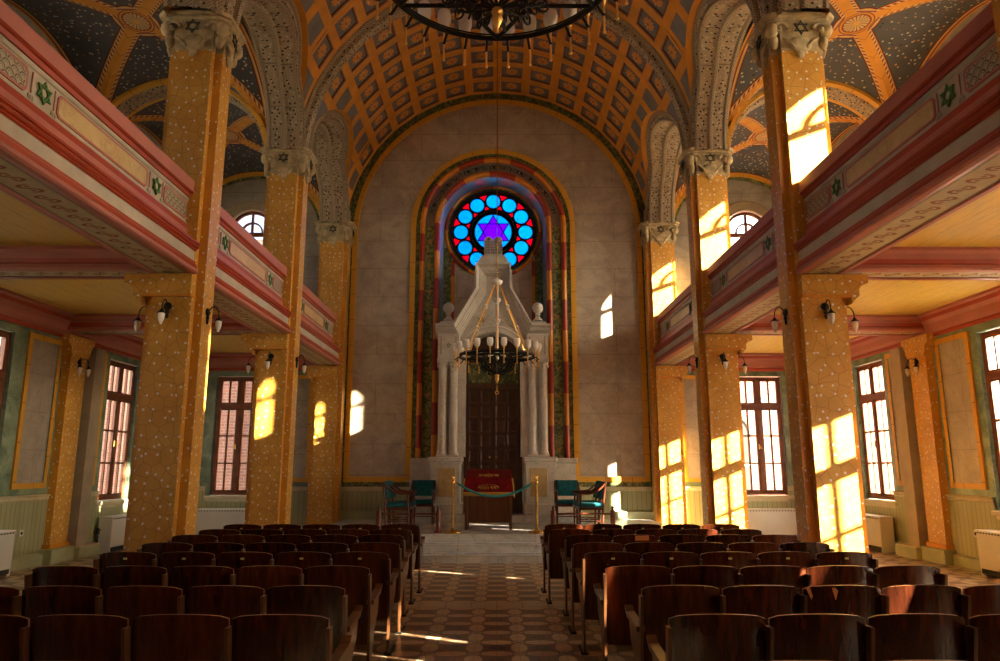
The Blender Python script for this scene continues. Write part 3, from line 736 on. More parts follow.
# strip down to the capitals and the penetrations over each arcade arch
for s_ in (-1, 1):
    for (y0, y1, yc, nr) in bays:
        for b0, b1 in ((y0, yc - HOLE), (yc + HOLE, y1)):
            if b1 > b0 + 1e-3:
                a = A0; x = RV * math.cos(a) * s_
                mb.face([(x, b0, SPR + RV * math.sin(a)), (s_ * RV, b0, SPR - .02), (s_ * RV, b1, SPR - .02), (x, b1, SPR + RV * math.sin(a))], 'ochre')
        P = []
        for k in range(41):
            t = PI * k / 40; z = HZ + HOLE * math.sin(t); y = yc + HOLE * math.cos(t)
            xv = math.sqrt(max(0, RV ** 2 - (z - SPR) ** 2)); P.append([(s_ * (xv - .01), y, z), (s_ * max(3.74, xv), y, z)])
        mb.grid(P, 'ochre')
struct(mb.build('ceiling_vault'))
mb = MB()      # transverse ribs
for i, y in enumerate(PIER[1:5]):
    mb.arch([(RV + .02, y - .22), (RV - .03, y - .22), (RV - .06, y - .19), (RV - .06, y - .15), (RV - .03, y - .13)], 0, SPR, None, 'lace_stone', n=72)
    mb.arch([(RV - .03, y - .13), (RV - .05, y - .11), (RV - .12, y - .10), (RV - .12, y + .10), (RV - .05, y + .11), (RV - .03, y + .13)], 0, SPR, None, 'dotted_stone', n=72)
    mb.arch([(RV - .03, y + .13), (RV - .06, y + .15), (RV - .06, y + .19), (RV - .03, y + .22), (RV + .02, y + .22)], 0, SPR, None, 'lace_stone', n=72)
struct(mb.build('trim_vault_ribs'))

# arcade arches
k = 0
for i in range(5):
    for s_ in (-1, 1):
        mb = MB(); X = lambda v: s_ * v
        yc = BAYC[i]
        mb.arch([(1.82, X(3.74)), (1.82, X(3.58)), (1.80, X(3.545)), (1.76, X(3.535)), (1.73, X(3.55)), (1.72, X(3.58))], yc, HZ, None, 'lace_stone', axis=0, n=48)
        mb.arch([(1.72, X(3.58)), (1.65, X(3.58)), (1.645, X(3.62))], yc, HZ, None, 'dotted_stone', axis=0, n=48)
        mb.arch([(1.645, X(3.62)), (1.62, X(3.595)), (1.59, X(3.60)), (1.575, X(3.64))], yc, HZ, None, 'lace_stone', axis=0, n=48)
        mb.arch([(1.575, X(3.64)), (1.565, X(3.82)), (1.54, X(3.83))], yc, HZ, None, 'dotted_stone', axis=0, n=48)
        mb.arch([(1.54, X(3.83)), (1.505, X(3.85)), (1.50, X(3.89)), (1.54, X(3.91))], yc, HZ, None, 'lace_stone', axis=0, n=48)
        mb.arch([(1.54, X(3.91)), (1.53, X(4.02)), (1.545, X(4.10))], yc, HZ, None, 'dotted_stone', axis=0, n=48)
        mb.arch([(1.545, X(4.10)), (1.515, X(4.13)), (1.53, X(4.18)), (1.58, X(4.20))], yc, HZ, None, 'lace_stone', axis=0, n=48)
        mb.arch([(1.58, X(4.20)), (2.02, X(4.24))], yc, HZ, None, 'ochre_joint', axis=0, n=48)
        # the ring leans out to meet the curved vault above it
        for q, v in enumerate(mb.v):
            ang = math.atan2(v[2] - HZ, v[1] - yc); ax_ = abs(v[0])
            if math.sin(ang) <= 0: continue
            xv = math.sqrt(RV ** 2 - (HZ + HOLE * math.sin(ang) - SPR) ** 2); t_ = max(0.0, 3.54 - (xv + .10)) * max(0.0, min(1.0, (4.15 - ax_) / .6))
            mb.v[q] = (s_ * (ax_ - t_), v[1], v[2])
        struct(mb.build('trim_arcade_arch'))

# aisle groin vaults with painted stars, and their cross arches
VX0, VX1 = 4.20, WALLX; VZ, VH = 7.22, 1.52
for s_ in (-1, 1):
    mb = MB()
    for i in range(5):
        y0 = PIER[i] if i else WEST; y1 = PIER[i + 1] if i < 4 else EAST
        P = []; UV = []; N = 40
        for a in range(N + 1):
            rp = []; ru = []
            for b in range(N + 1):
                u = -math.cos(PI * a / N); v = -math.cos(PI * b / N)
                z = VZ + VH * max(math.sqrt(max(0, 1 - u * u)), math.sqrt(max(0, 1 - v * v)))
                rp.append((s_ * ((VX0 + VX1) / 2 + (VX1 - VX0) / 2 * u), (y0 + y1) / 2 + (y1 - y0) / 2 * v, z)); ru.append(((u + 1) / 2, (v + 1) / 2))
            P.append(rp); UV.append(ru)
        mb.grid(P, 'starry_vault', UV=UV, smooth=False)
    struct(mb.build('ceiling_gallery_' + ('left' if s_ < 0 else 'right')))
    mb = MB(); cx = s_ * (VX0 + VX1) / 2; r = (VX1 - VX0) / 2; rz = VH / r
    for y in PIER[1:5]:
        mb.arch([(r + .02, y - .28), (r - .07, y - .28), (r - .07, y - .17)], cx, VZ, None, 'ochre_joint', n=40, rz=rz)
        mb.arch([(r - .07, y - .17), (r - .12, y - .14), (r - .12, y + .14), (r - .07, y + .17)], cx, VZ, None, 'dotted_stone', n=40, rz=rz)
        mb.arch([(r - .07, y + .17), (r - .07, y + .28), (r + .02, y + .28)], cx, VZ, None, 'ochre_joint', n=40, rz=rz)
    mb.arch([(r + .02, EAST - .10), (r - .09, EAST - .10), (r - .09, EAST)], cx, VZ, None, 'ochre_joint', n=40, rz=rz)
    mb.arch([(r - .09, EAST - .05), (r - .16, EAST - .05), (r - .16, EAST)], cx, VZ, None, 'leaf_band', n=40, rz=rz)
    struct(mb.build('trim_gallery_arches'))

# gallery floors / aisle ceilings with beams
for s_, side in ((-1, 'left'), (1, 'right')):
    mb = MB(); xs = sorted((s_ * 4.40, s_ * WALLX))
    mb.box(xs[0], xs[1], WEST, EAST, 4.2, 4.36, 'grey_plaster', skip='b')
    # boards run along the nave: uv.y across
    mb.face([(xs[0], WEST, 4.2), (xs[1], WEST, 4.2), (xs[1], EAST, 4.2), (xs[0], EAST, 4.2)], 'ceiling_boards', uv=[(WEST, xs[0]), (WEST, xs[1]), (EAST, xs[1]), (EAST, xs[0])])
    a, b = sorted((s_ * 3.75, s_ * 4.45)); mb.box(a, b, WEST, EAST, 4.25, 4.36, 'grey_plaster')
    struct(mb.build('ceiling_' + side))
    mb = MB()
    # cornice along the outer wall and the end wall
    def corn(p0, p1, nx, ny):
        prof = [(0, 3.80), (.05, 3.80), (.06, 3.84), (.05, 3.87), (.10, 3.92), (.12, 4.02), (.17, 4.08), (.19, 4.14), (.24, 4.16), (.24, 4.2)]
        for i in range(len(prof) - 1):
            (d0, z0), (d1, z1) = prof[i], prof[i + 1]
            q = [(p0[0] + nx * d0, p0[1] + ny * d0, z0), (p1[0] + nx * d0, p1[1] + ny * d0, z0), (p1[0] + nx * d1, p1[1] + ny * d1, z1), (p0[0] + nx * d1, p0[1] + ny * d1, z1)]
            mb.face(q, 'pink' if i not in (1, 2, 6) else 'dark_red')
    corn((s_ * WALLX, WEST), (s_ * WALLX, EAST), -s_, 0); corn((s_ * 4.2, EAST), (s_ * WALLX, EAST), 0, -1)
    for y in PIER[1:5]:
        a, b = sorted((s_ * 4.05, s_ * WALLX))
        yf, yb = y - .24, y + .24
        for (ya, yb2) in ((yf, -1), (yb, 1)):
            prof = [(0, 3.93), (.03, 3.95), (.03, 3.99), (.015, 4.01), (.03, 4.06), (.045, 4.12), (.08, 4.16), (.08, 4.2)]
            for i in range(len(prof) - 1):
                (d0, z0), (d1, z1) = prof[i], prof[i + 1]
                mb.face([(a, ya + yb2 * d0, z0), (b, ya + yb2 * d0, z0), (b, ya + yb2 * d1, z1), (a, ya + yb2 * d1, z1)], 'dark_red' if i in (2, 3) else 'pink')
        mb.face([(a, yf, 3.93), (b, yf, 3.93), (b, yf + .10, 3.93), (a, yf + .10, 3.93)], 'pink'); mb.face([(a, yb - .10, 3.93), (b, yb - .10, 3.93), (b, yb, 3.93), (a, yb, 3.93)], 'dark_red')
        mb.face([(a, yf + .10, 3.94), (b, yf + .10, 3.94), (b, yb - .10, 3.94), (a, yb - .10, 3.94)], 'frieze', uv=[(a, 0), (b, 0), (b, 1), (a, 1)])
    struct(mb.build('trim_beams_' + side))

# outer roof, unseen, added to keep sky light from leaking in
mb = MB()
mb.box(-4.3, 4.3, WEST - .3, EAST + .5, 11.2, 11.3, 'roof_grey')
for s_ in (-1, 1):
    a, b = sorted((s_ * 4.3, s_ * 8.2)); mb.box(a, b, WEST - .3, EAST + .5, 9.2, 9.45, 'roof_grey')
    a, b = sorted((s_ * 4.2, s_ * 4.3)); mb.box(a, b, WEST - .3, EAST + .5, 9.0, 11.25, 'roof_grey')
    a, b = sorted((s_ * 1.42, s_ * 4.3))
mb.box(-4.3, -2.6, EAST + .02, EAST + .12, 7.0, 11.3, 'roof_grey'); mb.box(2.4, 4.3, EAST + .02, EAST + .12, 7.0, 11.3, 'roof_grey'); mb.box(-4.3, 4.3, EAST + .02, EAST + .12, 9.6, 11.3, 'roof_grey')
mb.box(-1.7, 1.5, NB + .02, NB + .9, 9.0, 9.1, 'roof_grey')
struct(mb.build('roof'))

# wainscot, cap rails, baseboards, marble panels with ochre borders
def dado(mb, p0, p1, nx, ny, z0=0.0, top=1.13, board='beadboard'):
    def q(d0, z0_, d1, z1_, m):
        mb.face([(p0[0] + nx * d0, p0[1] + ny * d0, z0_), (p1[0] + nx * d0, p1[1] + ny * d0, z0_), (p1[0] + nx * d1, p1[1] + ny * d1, z1_), (p0[0] + nx * d1, p0[1] + ny * d1, z1_)], m)
    q(.03, z0, .03, top - .09, board)
    if top > 1.1:
        q(.03, top - .09, .045, top - .07, 'cream'); q(.045, top - .07, .045, top - .03, 'cream'); q(.045, top - .03, .07, top - .015, 'cream'); q(.07, top - .015, .07, top, 'cream'); q(.07, top, 0, top + .01, 'cream')
    else: q(.03, top - .09, .03, top, 'cream')
    q(.10, z0, .10, z0 + .16, 'pale_green'); q(.10, z0 + .16, .03, z0 + .19, 'pale_green')
WH = .56
for s_, side in ((-1, 'left'), (1, 'right')):
    mb = MB()
    seg = [WEST] + [v for c in WINC for v in (c - WH - .02, c + WH + .02)] + [EAST]
    for i in range(0, len(seg), 2): dado(mb, (s_ * WALLX, seg[i]), (s_ * WALLX, seg[i + 1]), -s_, 0)
    for c in WINC: dado(mb, (s_ * WALLX, c - WH - .02), (s_ * WALLX, c + WH + .02), -s_, 0, 0, .90)
    for a, b, t in ((4.2, 6.07 - WH - .02, 1.13), (6.07 - WH - .02, 6.07 + WH + .02, .90), (6.07 + WH + .02, WALLX, 1.13)):
        dado(mb, (s_ * a, EAST), (s_ * b, EAST), 0, -1, 0, t)
    dado(mb, (s_ * 1.86, EAST), (s_ * 3.6, EAST), 0, -1, STAGE)
    struct(mb.build('baseboard_' + side))
    mb = MB()
    def panel(u0, u1, z0, z1, wall, e=0):
        B = .09
        def P(u, z, d):
            return (s_ * (WALLX - d), u, z) if wall == 0 else (s_ * u, EAST - d, z)
        O = [(u0, z0), (u1, z0), (u1, z1), (u0, z1)]; I = [(u0 + B, z0 + B), (u1 - B, z0 + B), (u1 - B, z1 - B), (u0 + B, z1 - B)]
        for k in range(4):
            j = (k + 1) % 4
            L = math.hypot(O[j][0] - O[k][0], O[j][1] - O[k][1])
            mb.face([P(*O[k], .03), P(*O[j], .03), P(*I[j], .03), P(*I[k], .03)], 'ochre_joint', uv=[(.1, 0), (.1 + L, 0), (L, B), (.2, B)])
            mb.face([P(*O[k], .0), P(*O[j], .0), P(*O[j], .03), P(*O[k], .03)], 'ochre')
        mb.face([P(*p, .012) for p in I], 'panel_marble', uv=I)
    for i, c in enumerate(WINC):
        lo = PIER[i] + .45 if i else WEST + .2; hi = PIER[i + 1] - .42 if i < 4 else EAST - .2
        dl = .15 if s_ < 0 else 0
        panel(lo + .25 + dl, c - WH - .17, 1.24, 3.74, 0); panel(c + WH + .17 + dl, hi + .05 + dl, 1.24, 3.74, 0)
    panel(4.30, 6.07 - WH - .28, 1.24, 3.70, 1); panel(6.07 + WH + .28, WALLX - .12, 1.24, 3.70, 1)
    struct(mb.build('trim_panels_' + side))

# windows
WN = [0]
def place_window(cx, cy, rz, upper=False, blind=False):
    WN[0] += 1
    e = bpy.data.objects.new('window_%d' % WN[0], None); COL.objects.link(e); e.location = (cx, cy, 0); e.rotation_euler = (0, 0, rz); e['kind'] = 'structure'
    f = MB(); g = MB(); m = 'window_wood'; ya, yb = .05, .12
    w = .55
    if not upper:
        z0, z1, zt = .95, 3.67, 2.92
        f.bbox(-w, -w + .07, ya, yb, z0, z1, m); f.bbox(w - .07, w, ya, yb, z0, z1, m); f.bbox(-w + .07, w - .07, ya, yb, z0, z0 + .08, m); f.bbox(-w + .07, w - .07, ya, yb, z1 - .07, z1, m)
        f.bbox(-w + .07, w - .07, ya - .02, yb, zt, zt + .11, m); f.bbox(-.05, .05, ya - .015, yb, z0 + .08, zt, m); f.bbox(-.045, .045, ya - .01, yb, zt + .11, z1 - .07, m)
        for s in (-1, 1):
            c = s * .265
            f.box(c - .018, c + .018, ya + .015, yb - .01, z0 + .08, zt, m); f.box(c - .018, c + .018, ya + .015, yb - .01, zt + .11, z1 - .07, m)
            for q in (1, 2): z = z0 + .08 + (zt - z0 - .08) * q / 3; f.box(s * .05, s * (w - .07), ya + .012, yb - .012, z - .018, z + .018, m)
            for (za, zb) in ((z0 + .08, zt), (zt + .11, z1 - .07)):   # casement stiles
                f.bbox(s * .05, s * .085, ya + .005, yb - .005, za, zb, m, .004); f.bbox(s * (w - .105), s * (w - .07), ya + .005, yb - .005, za, zb, m, .004)
                f.bbox(s * .05, s * (w - .07), ya + .005, yb - .005, za, za + .035, m, .004); f.bbox(s * .05, s * (w - .07), ya + .005, yb - .005, zb - .035, zb, m, .004)
        fo = f.build('window_frame', e)
        g.face([(-w + .05, .088, z0 + .05), (w - .05, .088, z0 + .05), (w - .05, .088, z1 - .05), (-w + .05, .088, z1 - .05)], 'pane_glass'); g.build('pane', e)
        h = MB(); h.bbox(-.06, -.03, ya - .03, ya - .0, 1.98, 2.10, 'gold', .004); h.tube([(-.045, ya - .05, 2.06), (-.045, ya - .07, 2.05), (.0, ya - .07, 1.99)], .008, 'gold'); h.build('window_handle', fo)
        s_ = MB(); s_.bbox(-w - .10, w + .10, -.06, .05, .86, .935, 'cream', .012); s_.build('window_sill', e)
    else:
        z0, z1 = 5.25, 7.78; zs = z1 - w
        f.bbox(-w, -w + .07, ya, yb, z0, zs, m); f.bbox(w - .07, w, ya, yb, z0, zs, m); f.bbox(-w + .07, w - .07, ya, yb, z0, z0 + .08, m)
        f.bbox(-w + .07, w - .07, ya - .01, yb, zs - .10, zs, m); f.bbox(-.045, .045, ya - .01, yb, z0 + .08, zs - .10, m); f.bbox(-.03, .03, ya, yb, zs, z1 - .06, m)
        f.arch([(w, ya), (w - .07, ya), (w - .07, yb)], 0, zs, None, m, n=24); f.arch([(.27, ya + .01), (.23, ya + .01), (.23, yb), (.27, yb), (.27, ya + .01)], 0, zs, None, m, n=20)
        for s in (-1, 1):
            for q in (1, 2): z = z0 + .08 + (zs - .1 - z0 - .08) * q / 3; f.box(s * .045, s * (w - .07), ya + .012, yb - .012, z - .018, z + .018, m)
        f.build('window_frame', e)
        P = [(-w + .03, .088, z0 + .03), (w - .03, .088, z0 + .03)] + [((w - .03) * math.cos(PI * k / 16), .088, zs + (w - .03) * math.sin(PI * k / 16)) for k in range(17)]
        g.face(P, 'pane_glass'); g.build('pane', e)
        s_ = MB(); s_.arch([(w + .26, 0), (w + .26, -.03), (w + .22, -.045), (w + .20, -.03), (w + .06, -.03), (w + .04, -.045), (w + .005, -.03), (w + .005, 0)], 0, zs, None, 'lace_stone', n=28)
        s_.build('window_surround', e)
    # a portal: it gives no light, it only tells the renderer where the sky comes in
    L = bpy.data.lights.new('sky_portal', 'AREA'); L.shape = 'RECTANGLE'; L.size = 1.1; L.size_y = 2.6 if upper else 2.74; L.energy = 1; L.cycles.is_portal = True
    lo = bpy.data.objects.new('sky_portal', L); COL.objects.link(lo); lo.location = Vector((cx, cy, 6.5 if upper else 2.3)) + Matrix.Rotation(rz, 3, 'Z') @ Vector((0, .22, 0))
    lo.rotation_euler = (R(-90), 0, rz)
for c in WINC:
    for up in (False, True):
        place_window(WALLX, c, R(-90), up); place_window(-WALLX, c, R(90), up)
for s_ in (-1, 1):
    for up in (False, True): place_window(-6.02 if s_ < 0 else 6.14, EAST, 0, up)
L = bpy.data.lights.new('sky_portal', 'AREA'); L.shape = 'DISK'; L.size = 2.1; L.cycles.is_portal = True
lo = bpy.data.objects.new('sky_portal', L); COL.objects.link(lo); lo.location = (NX, NB + .35, 7.45); lo.rotation_euler = (R(-90), 0, 0)

# platform and steps
mb = MB()
for i, (y, z) in enumerate(((12.40, .14), (12.70, .28), (13.0, STAGE))):
    y2 = EAST if i == 2 else (12.70, 13.0)[i]
    X = 3.45
    mb.face([(-X, y + .02, z - .14), (X, y + .02, z - .14), (X, y + .02, z - .03), (-X, y + .02, z - .03)], 'step_marble')
    mb.bbox(-X, X, y, y + .06, z - .03, z, 'step_marble', .006)
    mb.face([(-X, y + .05, z), (X, y + .05, z), (X, y2, z), (-X, y2, z)], 'step_marble')
    for s_ in (-1, 1): mb.face([(s_ * X, y, 0), (s_ * X, y2, 0), (s_ * X, y2, z), (s_ * X, y, z)], 'step_marble')
struct(mb.build('floor_platform'))
#PART3
# ------------------------------------------------------------------ helpers for things
def wp(mb, name, root):
    """link a part that was built in world coordinates under its thing"""
    o = mb.build(name); o.parent = root; o.location = tuple(-v for v in root.location); return o
def blob(mb, c, r, mat, sx=1, sy=1, sz=1, n=10): mb.sphere(c, r, mat, n, sx, sy, sz)

# ------------------------------------------------------------------ painted piers with capitals
def make_pier():
    t = thing('painted_pier', 'pier', 'pillar', group='painted nave piers')
    hx, hy, n = .34, .25, .10
    def plan(e=0): return [(-hx - e, -hy + n), (-hx + n, -hy + n), (-hx + n, -hy - e), (hx - n, -hy - e), (hx - n, -hy + n), (hx + e, -hy + n), (hx + e, hy - n), (hx - n, hy - n), (hx - n, hy + e), (-hx + n, hy + e), (-hx + n, hy - n), (-hx - e, hy - n)]
    m = MB(); P = plan()
    for i in range(12):
        j = (i + 1) % 12
        mat = 'mosaic_small' if (abs(P[i][0]) < hx - .01 and abs(P[j][0]) < hx - .01 and abs(P[i][1] - P[j][1]) > .01 and abs(P[i][0] - P[j][0]) < .01) or (abs(P[i][1] - P[j][1]) < .01 and abs(abs(P[i][1]) - (hy - n)) < .01) else 'mosaic'
        m.face([(P[i][0], P[i][1], 0), (P[j][0], P[j][1], 0), (P[j][0], P[j][1], 6.9), (P[i][0], P[i][1], 6.9)], mat)
    m.build('shaft', t)
    m = MB(); m.prism(plan(.03), 2, 0, .30, 'mosaic_small'); m.build('base', t)
    # corbel under the gallery beam, on the aisle side (+x) and both ends
    m = MB()
    prof = [(hx, 3.50), (hx + .03, 3.54), (hx + .10, 3.60), (hx + .10, 3.68), (hx + .13, 3.72), (hx + .22, 3.76), (hx + .22, 3.86), (hx, 3.86)]
    m.prism(prof, 1, -hy - .045, hy + .045, 'mosaic')
    m.box(-hx + n + .0, hx, -hy - .045, -hy + .01, 3.60, 3.86, 'mosaic'); m.box(-hx + n, hx, hy - .01, hy + .045, 3.60, 3.86, 'mosaic')
    m.box(-hx + n - .01, hx, -hy - .06, hy + .06, 3.585, 3.61, 'ochre')
    m.build('corbel', t)
    # capital
    m = MB(); ks = [(0, .0, .0), (.03, .03, .0), (.06, .02, .0), (.10, .01, .0), (.30, .06, .0), (.40, .12, 0)]
    rows = []
    for z, e, _ in ks:
        q = plan(0); rows.append([(p[0] * (1 + e * 1.15), p[1] * (1 + e * 1.5), 6.84 + z) for p in q])
    m.grid(rows, 'stone', smooth=False, cv=True, flip=True)
    for s in (-1, 1):          # leaf pendants and centre bulges
        blob(m, (0, s * (hy + .02), 6.92), .10, 'stone', 1.5, .4, 1.2); blob(m, (s * (hx + .02), 0, 6.92), .09, 'stone', .45, 1.2, 1.5)
        blob(m, (0, s * (hy + .02), 6.80), .05, 'stone', 1.2, .5, 1.5); blob(m, (s * (hx + .02), 0, 6.80), .045, 'stone', .5, 1.2, 1.5)
    # abacus with cut corners
    def aba(ex, ey): c = .10; a, b = hx + ex, hy + ey; return [(-a + c, -b), (a - c, -b), (a, -b + c), (a, b - c), (a - c, b), (-a + c, b), (-a, b - c), (-a, -b + c)]
    R0 = [[(p[0], p[1], z) for p in aba(e, e)] for z, e in ((7.22, .06), (7.235, .09), (7.26, .09), (7.27, .12), (7.31, .13), (7.32, .10))]
    m.grid(R0, 'stone', smooth=False, cv=True, flip=True); m.face(R0[-1], 'stone'); m.face(list(reversed(R0[0])), 'stone')
    cap = m.build('capital', t)
    m = MB()
    def volute(cx, cy, ax, s):
        pts = []; rr = []
        for k in range(26):
            a = k * .42; r = .105 * math.exp(-.105 * k) + .005
            u = -s * r * math.cos(a) ; v = r * math.sin(a)
            pts.append((cx + u, cy, 7.12 + v) if ax == 1 else (cx, cy + u, 7.12 + v)); rr.append(.026 * (1 - k / 34))
        m.tube(pts, .02, 'stone', 6, rr=rr)
        blob(m, (cx, cy, 7.12), .035, 'stone')
    for sx in (-1, 1):
        for sy in (-1, 1):
            volute(sx * .27, sy * (hy + .055), 1, sx); volute(sx * (hx + .055), sy * .19, 0, sy)
            blob(m, (sx * (hx + .01), sy * (hy + .01), 7.12), .085, 'stone', 1, 1, 1.25); blob(m, (sx * (hx - .02), sy * (hy - .02), 6.97), .06, 'stone', 1, 1, 1.7)
            m.tube([(sx * .22, sy * (hy + .04), 7.0), (sx * .14, sy * (hy + .06), 6.93), (sx * .08, sy * (hy + .05), 6.86)], .02, 'stone', 5)
            m.tube([(sx * (hx + .04), sy * .15, 7.0), (sx * (hx + .06), sy * .10, 6.93), (sx * (hx + .05), sy * .05, 6.86)], .018, 'stone', 5)
    m.build('scroll_moulding', cap)
    for s in (-1, 1):
        m = MB(); hexagram(m, 0, s * (hy + .075), 7.12, .105, .13, 1, 'star_black', .012, s); m.build('star', cap)
        m = MB(); hexagram(m, s * (hx + .075), 0, 7.12, .095, .13, 0, 'star_black', .012, s); m.build('star', cap)
    # impost between the arches
    m = MB(); m.box(-.29, .36, -.21, .21, 7.30, 7.75, 'dotted_stone'); m.build('impost', cap)
    return t
pier = Placer(make_pier()); nm = {1: 'beside the camera', 2: 'cut by the frame edge', 3: 'largest in view', 4: 'middle of the three', 5: 'set against the far wall'}
for i in range(1, 6):
    y = PIER[i] if i < 5 else 16.47
    for s, side in ((-1, 'left'), (1, 'right')):
        pier((s * 3.89, y, 0), 0 if s > 0 else PI, 'ochre mosaic pier on the %s of the nave, %s' % (side, nm[i]))

# wall pilasters of the aisles with a grey pipe boxing beside each
for s, side in ((-1, 'left'), (1, 'right')):
    for y, w in ((12.49, 'beyond the large close pier'), (8.55, 'level with the large close pier')):
        y += .12 if s < 0 else 0
        t = thing('wall_pilaster', 'slim ochre mosaic pilaster on the %s aisle wall %s' % (side, w), 'pilaster', (s * 7.53, y, 0), 'aisle wall pilasters')
        m = MB(); a = .07; m.box(-a, a, -.24, .24, .30, 3.50, 'mosaic'); m.box(-a - .001, a, -.25, -.17, .3, 3.5, 'mosaic_small'); m.build('shaft', t)
        m = MB(); m.prism([(-.24, 3.5), (-.30, 3.58), (-.30, 3.66), (-.40, 3.74), (-.40, 3.86), (.40, 3.86), (.40, 3.74), (.30, 3.66), (.30, 3.58), (.24, 3.5)], 0, -a - .03, a, 'mosaic'); m.build('corbel', t)
        m = MB(); m.bbox(-a - .03, a, -.28, .28, .24, .32, 'ochre'); m.bbox(-a - .10, a, -.33, .33, 0, .24, 'pale_green'); m.build('base', t)
        t = thing('pipe_boxing', 'tall grey boxed-in pipe beside the %s aisle pilaster %s' % (side, w), 'pipe casing', (s * 7.48, y + .51, 0), 'grey pipe casings')
        m = MB(); m.box(-.12, .12, -.16, .16, .2, 3.74, 'grey_plaster'); m.build('casing', t)
        m = MB(); m.bbox(-.20, .12, -.17, .50, 0, .2, 'pale_green'); m.bbox(-.2, .12, -.17, .49, .19, .22, 'cream'); m.build('plinth', t)
        if s > 0: pass
for o in list(COL.objects):
    if o.name.startswith(('wall_pilaster', 'pipe_boxing')) and o.location.x < 0: o.scale = (-1, 1, 1)

